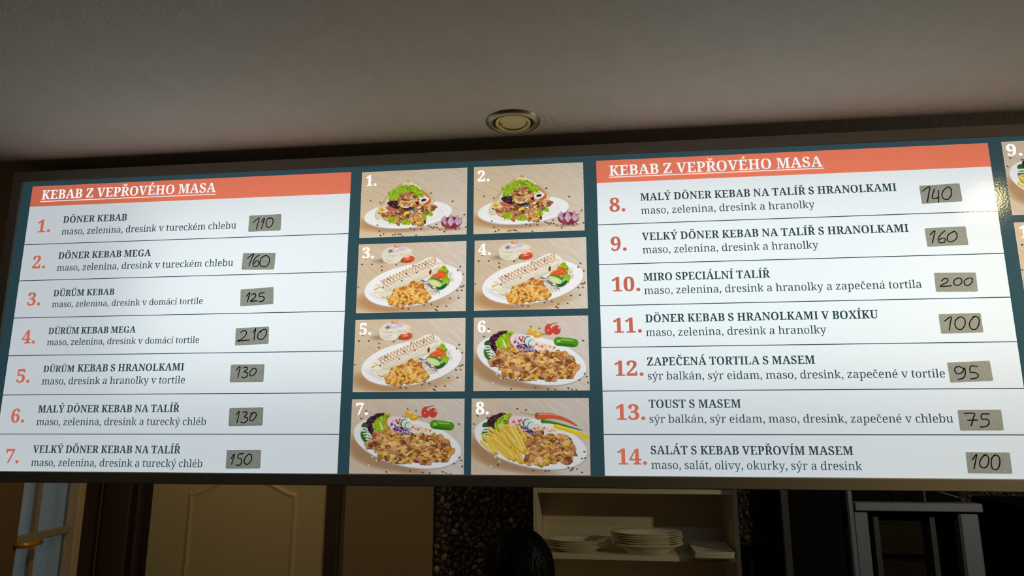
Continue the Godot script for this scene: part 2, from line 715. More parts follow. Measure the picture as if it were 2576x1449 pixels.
func flat_into(st: SurfaceTool, x0: float, x1: float, y0: float, y1: float) -> void:
	var c := [Vector3(x0, y1, 0), Vector3(x1, y1, 0), Vector3(x1, y0, 0), Vector3(x0, y0, 0)]
	var uv := [Vector2(0, 0), Vector2(1, 0), Vector2(1, 1), Vector2(0, 1)]
	for k in [0, 1, 2, 0, 2, 3]:
		st.set_uv(uv[k])
		st.add_vertex(c[k])


func build_sign() -> void:
	M.font_bold = font(true)
	M.font_plain = font(false)
	var s := thing("backlit_menu_sign", "long backlit menu sign with dark teal print hanging under the ceiling", "menu sign", Vector3(0, EYE, SIGN_Z))
	# housing and frame
	put("back_plate", box(Vector3(2.55, 0.64, 0.008)), M.housing, s, Vector3(-0.001, 0.2102, -0.12))
	put("frame_rail", box(Vector3(2.592, 0.0232, 0.13), 0.0015), M.frame, s, Vector3(-0.001, 0.5398, -0.0610))
	put("frame_rail", box(Vector3(2.592, 0.0225, 0.13), 0.0015), M.frame, s, Vector3(-0.001, -0.1198, -0.0610))
	put("frame_stile", box(Vector3(0.0255, 0.636, 0.13), 0.0015), M.frame, s, Vector3(-1.2843, 0.2098, -0.0610))
	put("frame_stile", box(Vector3(0.0255, 0.636, 0.13), 0.0015), M.frame, s, Vector3(1.2823, 0.2098, -0.0610))
	for x in [-0.9, 0.0, 0.9]:
		put("ceiling_bracket", box(Vector3(0.05, 0.027, 0.02)), M.dark_steel, s, Vector3(x, 0.5640, -0.112))
	# the lamp field on the back plate of the box
	var lamps := AreaLight3D.new()
	lamps.name = "sign_lamp_field"
	lamps.area_size = Vector2(1.9, 0.40)
	lamps.light_color = c8(248, 252, 255)
	lamps.light_energy = 0.165
	lamps.shadow_enabled = true
	s.add_child(lamps)
	lamps.position = Vector3(-0.02, 0.27, -0.105)
	lamps.rotation_degrees = Vector3(0, 180, 0)
	put("lamp_field", box(Vector3(1.9, 0.40, 0.006), 0.001), M.laminate, s, Vector3(-0.02, 0.27, -0.112))
	# the two price lists
	for side in 2:
		var x0: float = [-1.2478, 0.0236][side]
		var x1: float = [-0.4977, 0.7728][side]
		var p := put("menu_panel", flat(x0, x1, -0.1086, 0.4685), M.white, s)
		p.set_meta("label", "white price list on the left" if side == 0 else "white price list on the right")
		put("header_band", flat(x0, x1, 0.4685, 0.5165), M.orange, p)
		for y in [0.3798, 0.2975, 0.2145, 0.1322, 0.0483, -0.0332]:
			put("divider_line", sheet(x0, x1, y - 0.0008, y + 0.0008, 0.0003), M.line, p, Vector3(0, 0, 0.0002))
		var ux: float = [-1.2222, 0.0486][side]
		put("header_underline", sheet(ux, ux + 0.4195, 0.4786, 0.4801, 0.0003), M.letter, p, Vector3(0, 0, 0.001))
		for t in ([LEFT_TEXT, RIGHT_TEXT][side] as Array):
			match t[0]:
				"header":
					letters("header_text", t[1], true, t[2], t[3] + 0.0004, t[4], t[5], 0.0014, M.letter, p, M.letter_edge)
				"num":
					letters("item_number", t[1], true, t[2], t[3], t[4], t[5], 0.0012, M.number, p, M.outline)
				"name":
					letters("item_name", t[1], true, t[2], t[3], t[4], t[5], 0.0009, M.ink, p)
				"desc":
					letters("item_description", t[1], false, t[2], t[3], t[4], t[5], 0.0009, M.ink, p)
	# the photographs of the dishes, printed on the same film
	var kinds := [paint_pocket(), paint_roll(), paint_platter(false), paint_platter(true)]
	var prints := []
	for im in kinds:
		var t := ImageTexture.create_from_image(im)
		var m := film(Color.WHITE, true)
		m.albedo_color = Color(0.93, 0.93, 0.93)
		m.emission_energy_multiplier *= 0.86
		m.albedo_texture = t
		m.emission_enabled = true
		m.emission_texture = t
		m.emission = Color.BLACK
		m.texture_repeat = false
		prints.append(m)
	var pics := [
		[-0.4736, -0.2451, 0.3694, 0.5147, 0, "doner in a bread pocket"], [-0.2308, -0.0032, 0.3693, 0.5147, 0, "larger doner in a bread pocket"],
		[-0.4738, -0.2451, 0.2097, 0.3553, 1, "grilled wrap"], [-0.2281, -0.0007, 0.2098, 0.3552, 1, "larger grilled wrap"],
		[-0.4738, -0.2453, 0.0496, 0.1956, 1, "grilled wrap, third of them"], [-0.2282, -0.0007, 0.0498, 0.1956, 2, "meat platter with salad"],
		[-0.4740, -0.2453, -0.1083, 0.0353, 2, "larger meat platter with salad"], [-0.2312, -0.0031, -0.1083, 0.0354, 3, "meat platter with chips"],
		[0.7971, 1.0250, 0.3708, 0.5175, 3, "meat platter at the sign's right end"], [1.0400, 1.2680, 0.3708, 0.5175, 3, ""],
		[0.7975, 1.0250, 0.2100, 0.3563, 1, ""], [1.0400, 1.2680, 0.2100, 0.3563, 2, ""],
		[0.7975, 1.0250, 0.0496, 0.1956, 2, ""], [1.0400, 1.2680, 0.0496, 0.1956, 1, ""],
		[0.7975, 1.0250, -0.1083, 0.0354, 0, ""], [1.0400, 1.2680, -0.1083, 0.0354, 0, ""],
	]
	var cut := [[-1.2478, -0.4977, -0.1086, 0.5165], [0.0236, 0.7728, -0.1086, 0.5165]]
	for a in pics:
		cut.append([a[0], a[1], a[2], a[3]])
	var xs := [-1.2735, 1.2715]
	var ys := [-0.1095, 0.5295]
	for c in cut:
		xs += [c[0], c[1]]
		ys += [c[2], c[3]]
	xs.sort()
	ys.sort()
	var teal := begin()
	for i in xs.size() - 1:
		for j in ys.size() - 1:
			var mid := Vector2(xs[i] + xs[i + 1], ys[j] + ys[j + 1]) * 0.5
			if xs[i + 1] - xs[i] > 1e-6 and ys[j + 1] - ys[j] > 1e-6 and not cut.any(func(c): return mid.x > c[0] and mid.x < c[1] and mid.y > c[2] and mid.y < c[3]):
				flat_into(teal, xs[i], xs[i + 1], ys[j], ys[j + 1])
	put("print_film", done(teal), M.teal, s)
	for i in pics.size():
		var a: Array = pics[i]
		var o := put("food_picture", flat(a[0], a[1], a[2], a[3]), prints[a[4]], s)
		if a[5]:
			o.set_meta("label", "printed photograph of a " + a[5])
		if i < PICTURE_TEXT.size():
			var t: Array = PICTURE_TEXT[i]
			letters("picture_number", t[1], true, t[2], t[3], t[4], t[5], 0.0010, M.picture_letter, o)
		elif i == 10:
			letters("picture_number", "11.", true, 0.8050, 0.3262, 0.0420, 0.0231, 0.0010, M.picture_letter, o)


func build_stickers() -> void:
	# handwritten prices on little grey paper stickers
	var what := ["beside the first döner kebab line", "beside the döner kebab mega line", "beside the plain dürüm kebab line", "beside the dürüm kebab mega line", "beside the dürüm kebab s hranolkami line", "beside malý döner kebab, left list", "beside velký döner kebab, left list",
		"beside malý döner kebab s hranolkami, right list", "beside velký döner kebab s hranolkami, right list", "beside the speciální talíř line", "beside the kebab v boxíku line", "beside the zapečená tortila line", "beside the toust s masem line", "beside the salát line"]
	var paper := begin()
	var ring := []
	for c in [[1, 1, 0.0], [-1, 1, 90.0], [-1, -1, 180.0], [1, -1, 270.0]]:
		for k in 5:
			var a := deg_to_rad(c[2] + k * 22.5)
			ring.append(Vector3(c[0] * (0.03655 - 0.0022) + cos(a) * 0.0022, c[1] * (0.0182 - 0.0022) + sin(a) * 0.0022, 0))
	for i in range(1, ring.size() - 1):
		tri(paper, ring[0], ring[i + 1], ring[i])
	var sheet_mesh := done(paper)
	for i in STICKERS.size():
		var a: Array = STICKERS[i]
		var s := thing("price_sticker", "grey price sticker reading %s %s" % [a[0], what[i]], "price sticker", Vector3(a[1], EYE + a[2], SIGN_Z + 0.0014), "handwritten price stickers on the menu sign")
		s.rotation_degrees.z = a[3]
		put("paper", sheet_mesh, M.sticker, s)
		var st := begin()
		for j in a[4].size():
			var flat: Array = a[4][j]
			var pts := []
			for k in range(0, flat.size(), 2):
				pts.append(Vector2(flat[k], flat[k + 1]) * 0.001)
			ribbon(st, smooth_line(pts), 0.0021 if i != 2 else 0.0023, 0.0003 + 0.00003 * j)
		var o := put("handwriting", done(st), M.pen, s)
		o.set_meta("label", "price %s written in black marker" % a[0])


# ==================================================================== downlights

func build_downlights() -> void:
	# [label, place, energy, colour, aim of the swivel, drop of the swivel below the ceiling, half angle of the beam]
	var what := [
		["unlit gold-rimmed round downlight in the ceiling above the sign", v3y(DOWNLIGHTS[0], CEIL), 0.0, Color.WHITE, Vector3(0.0, -1.0, 0.06), 0.0, 60.0],
		["lit swivelled downlight in the ceiling near the sign's right end", v3y(DOWNLIGHTS[1], CEIL), 0.22, c8(255, 222, 160), Vector3(-0.13, -0.66, -0.475), 0.022, 50.0],
		["lit round downlight in the kitchen ceiling before the cream door", v3y(DOWNLIGHTS[2], CEIL), 0.26, c8(255, 234, 186), Vector3(0, -1, 0), 0.0, 72.0],
		["lit round downlight in the kitchen ceiling right of the sign", v3y(DOWNLIGHTS[3], CEIL), 1.25, c8(255, 238, 200), Vector3(-0.6, -0.6, -0.6), 0.022, 72.0],
	]
	for a in what:
		var d := thing("ceiling_downlight", a[0], "downlight", a[1], "round gold-rimmed ceiling downlights")
		var lit: bool = a[2] > 0.0
		put("outer_ring", lathe(PackedVector2Array([Vector2(0.0545, -0.0002), Vector2(0.0540, -0.0025), Vector2(0.0470, -0.0062), Vector2(0.0450, -0.0066), Vector2(0.0412, -0.0052), Vector2(0.0398, -0.0040), Vector2(0.0398, -0.0002)]), 64), M.nickel, d)
		put("housing_can", lathe(PackedVector2Array([Vector2(0.0404, -0.0030), Vector2(0.0404, 0.0560), Vector2(0.0004, 0.0560)]), 64), M.can, d)
		var inner := Node3D.new()
		inner.name = "swivel_ring"
		d.add_child(inner)
		var aim: Vector3 = a[4].normalized()
		var side := aim.cross(Vector3(0, 0, 1)).normalized()
		inner.basis = Basis(-side, -aim, side.cross(aim)).orthonormalized()
		inner.position.y = -a[5]
		put("ring", lathe(PackedVector2Array([Vector2(0.0356, -0.0012), Vector2(0.0356, -0.0046), Vector2(0.0345, -0.0058), Vector2(0.0296, -0.0050), Vector2(0.0280, -0.0040), Vector2(0.0280, 0.0004)]), 64), M.gold, inner)
		var bulb := lathe(PackedVector2Array([Vector2(0.0266, 0.0004), Vector2(0.0264, -0.0014), Vector2(0.0252, -0.0022), Vector2(0.0004, -0.0028)]), 48)
		var m: StandardMaterial3D = M.bulb_off
		if lit:
			m = mat(c8(240, 230, 200), 0.4)
			m.emission_enabled = true
			m.emission = a[3]
			m.emission_energy_multiplier = 14.0
		put("bulb_face", bulb, m, inner)
		var clip := begin(true)
		tube(clip, [Vector3(-0.0262, -0.0042, -0.004), Vector3(-0.0225, -0.0044, 0.000), Vector3(-0.0215, -0.0044, 0.002)], 0.0006, 0.0006, 6)
		put("spring_clip", done(clip), M.dark_steel, inner)
		if lit:
			var l := SpotLight3D.new()
			l.name = "lamp_light"
			l.light_color = a[3]
			l.light_energy = a[2]
			l.light_size = 0.025
			l.spot_range = 8.0
			l.spot_angle = a[6]
			l.spot_angle_attenuation = 0.5 if a[6] > 60.0 else 1.0
			l.spot_attenuation = 2.0
			l.shadow_enabled = true
			inner.add_child(l)
			l.position = Vector3(0, -0.012, 0)
			l.rotation_degrees.x = -90


# ==================================================================== kitchen behind the sign

func platter(h: float, r: float, depth: float) -> ArrayMesh:
	# oval platter: foot, flared wall, rim with a softly scalloped edge
	return lathe(PackedVector2Array([Vector2(0.001, 0.004), Vector2(r * 0.52, 0.004), Vector2(r * 0.54, 0.0), Vector2(r * 0.60, 0.0), Vector2(r * 0.66, h * 0.45), Vector2(r * 0.98, h * 0.93), Vector2(r, h * 0.98), Vector2(r * 0.985, h), Vector2(r * 0.68, h * 0.66), Vector2(r * 0.60, h * 0.34), Vector2(0.001, h * 0.30)]), 64, 1.0, depth, 0.006, 30)


func build_kitchen() -> void:
	# ---- the white open shelf unit
	var zf := -3.1
	var zc := (zf - 3.405) * 0.5
	var depth := 0.295
	var u := thing("shelf_unit", "tall cream open shelf unit holding white plates", "shelf", Vector3(0.18, 0.0, zc))
	put("side_panel", box(Vector3(0.019, 2.2, depth), 0.001), M.laminate, u, Vector3(-0.258 - 0.18, 1.1, 0))
	put("side_panel", box(Vector3(0.019, 2.2, depth), 0.001), M.laminate, u, Vector3(0.616 - 0.18, 1.1, 0))
	for y in [EYE - 0.327, EYE - 0.608, EYE - 0.90, EYE - 1.20, EYE - 1.5, 0.09]:
		put("shelf_board", box(Vector3(0.854, 0.019, depth - 0.012), 0.001), M.laminate, u, Vector3(0, y, 0.0))
	put("top_board", box(Vector3(0.893, 0.019, depth), 0.001), M.laminate, u, Vector3(0, 2.209, 0))
	put("back_panel", box(Vector3(0.854, 2.1, 0.005)), M.laminate, u, Vector3(0, 1.14, -depth * 0.5 + 0.003))
	var top := EYE - 0.608 + 0.0098
	# ---- plates
	var ord := ["lowest", "second from the bottom", "third from the bottom", "fourth from the bottom", "fifth from the bottom", "sixth from the bottom", "topmost"]
	var oval := platter(0.028, 0.150, 0.62)
	for i in 4:
		var o := put("oval_plate", oval, M.china, self, Vector3(-0.078 + 0.002 * sin(i * 2.3), top + i * 0.0088, -3.215 + 0.002 * cos(i * 1.7)))
		tag(o, "white oval plate, %s of the low stack on the left" % (ord[i] if i < 3 else "topmost"), "plate", "oval plates stacked on the left")
	var bowl := platter(0.044, 0.160, 0.62)
	var big := platter(0.030, 0.160, 0.62)
	for i in 7:
		var o := put("oval_platter", bowl if i == 0 else big, M.china, self, Vector3(0.234 + 0.0025 * sin(i * 1.9), top + (0.0 if i == 0 else 0.008 + i * 0.0094), -3.185 + 0.0025 * cos(i * 2.1)))
		o.rotation_degrees.y = 1.5 * sin(i * 2.7)
		tag(o, "large white oval platter, %s of the tall middle stack" % ord[i], "platter", "oval platters stacked in the middle of the shelf")
	for i in 5:
		var t := tray(0.168, 0.245, 0.012)
		var o := put("rectangular_plate", t, M.china, self, Vector3(0.508 + 0.0006 * i, top + 0.0005 + i * 0.0056, -3.175 + 0.0006 * i))
		o.rotation_degrees.y = -1.0
		tag(o, "white rectangular plate, %s of the stack on the right of the shelf" % (ord[i] if i < 4 else "topmost"), "plate", "rectangular plates stacked on the right")
	# ---- a basket on the top shelf, of which only the foot shows under the sign
	var bs := begin(true)
	for ring in 9:
		var pts := []
		var r := 0.082 + ring * 0.004
		for k in 41:
			var a := TAU * k / 40
			pts.append(Vector3(cos(a) * (r + 0.002 * sin(a * 20 + ring * PI)), 0.006 + ring * 0.0105, sin(a) * (r + 0.002 * sin(a * 20 + ring * PI)) * 0.8))
		tube(bs, pts, 0.0058, 0.0058, 6)
	var basket := thing("basket", "brown woven basket on the top board of the shelf", "basket", Vector3(0.225, EYE - 0.327 + 0.0098, -3.19))
	put("woven_side", done(bs), M.wicker, basket)
	put("base", lathe(PackedVector2Array([Vector2(0.0005, 0.0), Vector2(0.084, 0.0), Vector2(0.084, 0.006), Vector2(0.0005, 0.006)]), 40, 1.0, 0.8), M.wicker, basket)
	# ---- a tube lamp under the kitchen ceiling
	var tl := thing("ceiling_tube_lamp", "white tube lamp under the kitchen ceiling behind the sign", "tube lamp", Vector3(1.1, CEIL, -1.8))
	put("lamp_body", box(Vector3(1.25, 0.04, 0.07), 0.004), M.laminate, tl, Vector3(0, -0.02, 0))
	var ts := begin(true)
	tube(ts, [Vector3(-0.6, -0.056, 0), Vector3(0.6, -0.056, 0)], 0.013, 0.013, 16)
	var tm := mat(Color.WHITE, 0.4)
	tm.emission_enabled = true
	tm.emission = c8(214, 230, 255)
	tm.emission_energy_multiplier = 1.2
	put("tube_light", done(ts), tm, tl)
	var ta := AreaLight3D.new()
	ta.name = "tube_lamp_light"
	ta.area_size = Vector2(1.2, 0.03)
	ta.light_color = c8(214, 230, 255)
	ta.light_energy = 0.16
	ta.shadow_enabled = true
	tl.add_child(ta)
	ta.position = Vector3(0, -0.073, 0)
	ta.rotation_degrees = Vector3(-90, 0, 0)
	# ---- a steel panel beside the shelf
	var p := thing("steel_panel", "dark upright steel panel between the shelf and the grill", "panel", Vector3(0.9, 0.0, -2.93))
	put("sheet", box(Vector3(0.246, 2.15, 0.02), 0.002), M.soot, p, Vector3(-0.022, 1.075, 0.0))
	put("edge_strip", box(Vector3(0.03, 2.15, 0.03), 0.003), M.dark_steel, p, Vector3(-0.13, 1.075, 0.008))
	# ---- the doner grill
	var g := thing("doner_grill", "upright steel doner grill with mesh burners on the right", "grill", Vector3(1.27, 0.0, -2.93))
	var at := func(x: float, rel: float, z := 0.0) -> Vector3: return Vector3(x - 1.27, EYE + rel, z)
	var rail := box(Vector3(0.474, 0.032, 0.05), 0.003)
	put("top_rail", rail, M.steel, g, at.call(1.273, -0.3535, 0.01))
	put("leg", box(Vector3(0.052, EYE - 0.37, 0.04), 0.003), M.steel, g, Vector3(1.06 - 1.27, (EYE - 0.37) * 0.5, 0.0))
	put("leg", box(Vector3(0.074, EYE - 0.373, 0.04), 0.008), M.steel, g, Vector3(1.463 - 1.27, (EYE - 0.373) * 0.5, 0.0))
	put("post", box(Vector3(0.023, 2.1, 0.03), 0.006), M.steel, g, Vector3(1.018 - 1.27, 1.05, 0.02))
	for x in [1.128, 1.341]:
		put("burner_post", box(Vector3(0.022, EYE - 0.37, 0.03), 0.002), M.dark_steel, g, Vector3(x - 1.27, (EYE - 0.37) * 0.5, -0.03))
	for k in 2:
		var y0 := -0.551 - 0.17 * k
		var b := put("burner", box(Vector3(0.192, 0.158, 0.02), 0.002), M.soot, g, at.call(1.2345, y0 + 0.08, -0.06))
		var mesh := begin()
		for i in 52:
			for sg in [-1.0, 1.0]:
				var c := -0.17 + i * 0.0066
				var a := Vector2(c - 0.075 * sg * 0.6, -0.075)
				var e := Vector2(c + 0.075 * sg * 0.6, 0.075)
				# keep each wire inside the burner's frame
				var clip := Geometry2D.intersect_polyline_with_polygon(PackedVector2Array([a, e]), PackedVector2Array([Vector2(-0.09, -0.07), Vector2(0.09, -0.07), Vector2(0.09, 0.07), Vector2(-0.09, 0.07)]))
				if clip.size():
					var d: Vector2 = clip[0][1] - clip[0][0]
					var mid: Vector2 = (clip[0][0] + clip[0][1]) * 0.5
					hull_box(mesh, Vector3(d.length(), 0.0012, 0.0012), 0.0, v3(mid, 0.012 + 0.001 * sg), Basis(Vector3(0, 0, 1), d.angle()))
		put("wire_mesh", done(mesh), M.brass_dark, b)
	put("heat_shield", box(Vector3(0.19, 0.02, 0.05), 0.004), M.dark_steel, g, at.call(1.2345, -0.385, -0.05))
	put("back_plate", box(Vector3(0.46, EYE + 0.3, 0.01)), M.soot, g, Vector3(1.265 - 1.27, (EYE + 0.3) * 0.5, -0.1))
	var rod := begin(true)
	tube(rod, [at.call(1.303, -0.345, 0.025), at.call(1.304, 0.05, 0.025)], 0.005, 0.005, 10)
	put("spit_rod", done(rod), M.steel, g)
	var rod2 := begin(true)
	tube(rod2, [at.call(1.443, -0.318, 0.0), at.call(1.27, -0.264, 0.0), at.call(1.10, -0.21, 0.0), at.call(1.018, -0.185, 0.02)], 0.0022, 0.0022, 8)
	put("brace_rod", done(rod2), M.steel, g)
	# ---- dark hood wall at the far right
	var cab := thing("dark_cabinet", "tall dark cabinet to the right of the grill", "cabinet", Vector3(1.95, 0.0, -3.0))
	put("carcass", box(Vector3(0.55, 1.70, 0.6), 0.004), M.soot, cab, Vector3(0, 0.85, 0))
	put("side_post", box(Vector3(0.06, 2.3, 0.05), 0.004), M.soot, cab, Vector3(-0.24, 1.15, 0.28))


func tray(w: float, d: float, h: float) -> ArrayMesh:
	# a shallow rectangular plate with rounded corners and a raised lip
	var st := begin(true)
	var rings := [[0.86, 0.0], [0.90, 0.0], [0.985, h * 0.8], [1.0, h], [0.985, h * 1.02], [0.90, h * 0.42], [0.02, h * 0.35]]
	var loop := []
	for c in [[1, 1, 0.0], [-1, 1, 90.0], [-1, -1, 180.0], [1, -1, 270.0]]:
		for k in 5:
			var a := deg_to_rad(c[2] + k * 22.5)
			loop.append(Vector2(c[0] * (0.5 - 0.05) * w + cos(a) * 0.05 * w, c[1] * (0.5 * d - 0.05 * w) + sin(a) * 0.05 * w))
	var n := loop.size()
	for i in rings.size() - 1:
		for k in n:
			var p: Vector2 = loop[k]
			var q: Vector2 = loop[(k + 1) % n]
			quad(st, v3y(p * rings[i][0], rings[i][1]), v3y(p * rings[i + 1][0], rings[i + 1][1]), v3y(q * rings[i + 1][0], rings[i + 1][1]), v3y(q * rings[i][0], rings[i][1]))
	return done(st)


# ==================================================================== the person

func build_person() -> void:
	# a cook with short black hair, back to the camera; only the crown shows under the sign
	var who := thing("person", "person with short black hair seen below the sign beside the shelf", "person", Vector3(-0.207, 0.0, -1.95))
	var skin := Color(0.46, 0.28, 0.19)
	var shirt := Color(0.03, 0.03, 0.035)
	var jeans := Color(0.03, 0.04, 0.06)
	# joints: x, y, z, radius. The figure faces -z
	var bones := [
		[0, 0.93, 0, 0.135, 0, 1.16, 0.01, 0.125], [0, 1.16, 0.01, 0.125, 0, 1.34, 0.0, 0.14], [-0.13, 1.39, 0, 0.075, 0.13, 1.39, 0, 0.075], [0, 1.36, 0, 0.09, 0, 1.50, -0.01, 0.056],
		[-0.165, 1.39, 0, 0.062, -0.225, 1.10, 0.02, 0.046], [-0.225, 1.10, 0.02, 0.046, -0.215, 0.86, -0.06, 0.032], [0.165, 1.39, 0, 0.062, 0.225, 1.10, 0.02, 0.046], [0.225, 1.10, 0.02, 0.046, 0.215, 0.86, -0.06, 0.032],
		[-0.085, 0.90, 0, 0.095, -0.095, 0.49, -0.01, 0.062], [-0.095, 0.49, -0.01, 0.062, -0.10, 0.10, 0.02, 0.042], [0.085, 0.90, 0, 0.095, 0.095, 0.49, -0.01, 0.062], [0.095, 0.49, -0.01, 0.062, 0.10, 0.10, 0.02, 0.042],
		[-0.10, 0.05, 0.035, 0.044, -0.11, 0.036, -0.15, 0.034], [0.10, 0.05, 0.035, 0.044, 0.11, 0.036, -0.15, 0.034],
	]
	var st := begin(true)
	nets(st, bones, AABB(Vector3(-0.34, 0.0, -0.22), Vector3(0.68, 1.56, 0.42)), 0.016, 0.02, func(p: Vector3) -> Color:
		if absf(p.x) > 0.17 and p.y < 1.02: return skin
		if p.y > 1.47: return skin
		return shirt if p.y > 0.9 else (jeans if p.y > 0.09 else Color(0.02, 0.02, 0.02)))
	# hands: palm, four fingers of unequal length, a thumb from the side of the palm
	for sx in [-1.0, 1.0]:
		var w := Vector3(0.215 * sx, 0.86, -0.06)
		var hb := [[w.x, w.y, w.z, 0.026, w.x, w.y - 0.075, w.z - 0.015, 0.026]]
		for f in 4:
			var z0: float = w.z - 0.042 + f * 0.018
			var long: float = [0.060, 0.070, 0.066, 0.052][f]
			hb.append([w.x, w.y - 0.075, z0, 0.009, w.x - 0.006 * sx, w.y - 0.075 - long * 0.55, z0 - 0.006, 0.0085])
			hb.append([w.x - 0.006 * sx, w.y - 0.075 - long * 0.55, z0 - 0.006, 0.0085, w.x - 0.022 * sx, w.y - 0.075 - long, z0 - 0.008, 0.0075])
		hb.append([w.x, w.y - 0.03, w.z - 0.02, 0.014, w.x - 0.012 * sx, w.y - 0.07, w.z - 0.052, 0.010])
		hb.append([w.x - 0.012 * sx, w.y - 0.07, w.z - 0.052, 0.010, w.x - 0.016 * sx, w.y - 0.105, w.z - 0.056, 0.008])
		nets(st, hb, AABB(w - Vector3(0.06, 0.18, 0.10), Vector3(0.12, 0.21, 0.16)), 0.005, 0.005, func(_p: Vector3) -> Color: return skin)
	# head: skull, jaw, nose, brow, ears
	var hd := [[0, 1.635, 0.012, 0.082, 0, 1.63, -0.02, 0.078], [0, 1.59, -0.03, 0.066, 0, 1.545, -0.05, 0.045], [0, 1.50, 0, 0.052, 0, 1.58, 0.005, 0.058], [0, 1.625, -0.098, 0.009, 0, 1.59, -0.116, 0.012], [-0.035, 1.640, -0.085, 0.014, 0.035, 1.640, -0.085, 0.014],
		[-0.082, 1.625, 0.01, 0.012, -0.088, 1.585, 0.012, 0.010], [0.082, 1.625, 0.01, 0.012, 0.088, 1.585, 0.012, 0.010], [-0.018, 1.555, -0.094, 0.007, 0.018, 1.555, -0.094, 0.007]]
	nets(st, hd, AABB(Vector3(-0.11, 1.48, -0.14), Vector3(0.22, 0.25, 0.25)), 0.007, 0.012, func(_p: Vector3) -> Color: return skin)
	put("body", done(st), M.body, who)
	for sx in [-1.0, 1.0]:
		var e := SphereMesh.new()
		e.radius = 0.011
		e.height = 0.022
		e.radial_segments = 16
		e.rings = 8
		put("eye", e, M.pen, who, Vector3(0.031 * sx, 1.615, -0.083))
	# hair: a cap over skull and nape, and locks combed over it
	var cap := begin(true)
	var nz := FastNoiseLite.new()
	nz.seed = 4
	nz.frequency = 14.0
	var rows := 20
	var segs := 40
	var hp := func(i: int, k: int) -> Vector3:
		var a := TAU * k / segs
		var front := 0.5 - 0.5 * sin(a)             # 1 towards the face (-z)
		var reach := lerpf(2.15, 1.15, smoothstep(0.55, 0.95, front))
		var b := reach * i / rows
		var d := Vector3(sin(b) * cos(a), cos(b), sin(b) * sin(a))
		var q := 1.0 + 0.035 * nz.get_noise_3dv(d * 0.6)
		return Vector3(d.x * 0.0965, d.y * 0.118, d.z * 0.112) * q + Vector3(0, 1.625, 0.0)
	for i in rows:
		for k in segs:
			quad(cap, hp.call(i, k), hp.call(i, k + 1), hp.call(i + 1, k + 1), hp.call(i + 1, k))
	var hair := put("hair", done(cap), M.hair, who)
	var locks := begin(true)
	var r := RandomNumberGenerator.new()
	r.seed = 77
	for n in 700:
		var a := r.randf() * TAU
		var front := 0.5 - 0.5 * sin(a)
		var b0 := r.randf_range(0.02, 1.5) * lerpf(1.0, 0.5, smoothstep(0.55, 0.95, front))
		var turn := r.randf_range(-0.5, 0.9)
		var pts := []
		for k in 5:
			var b := b0 + k * 0.085
			var aa := a + turn * k * 0.06
			var d := Vector3(sin(b) * cos(aa), cos(b), sin(b) * sin(aa))
			pts.append(Vector3(d.x * 0.0975, d.y * 0.119, d.z * 0.113) * (1.0 + 0.006 * r.randf()) + Vector3(0, 1.625, 0.0))
		tube(locks, pts, 0.0011, 0.0003, 4)
	put("hair_lock", done(locks), M.hair, hair).set_meta("kind", "stuff")


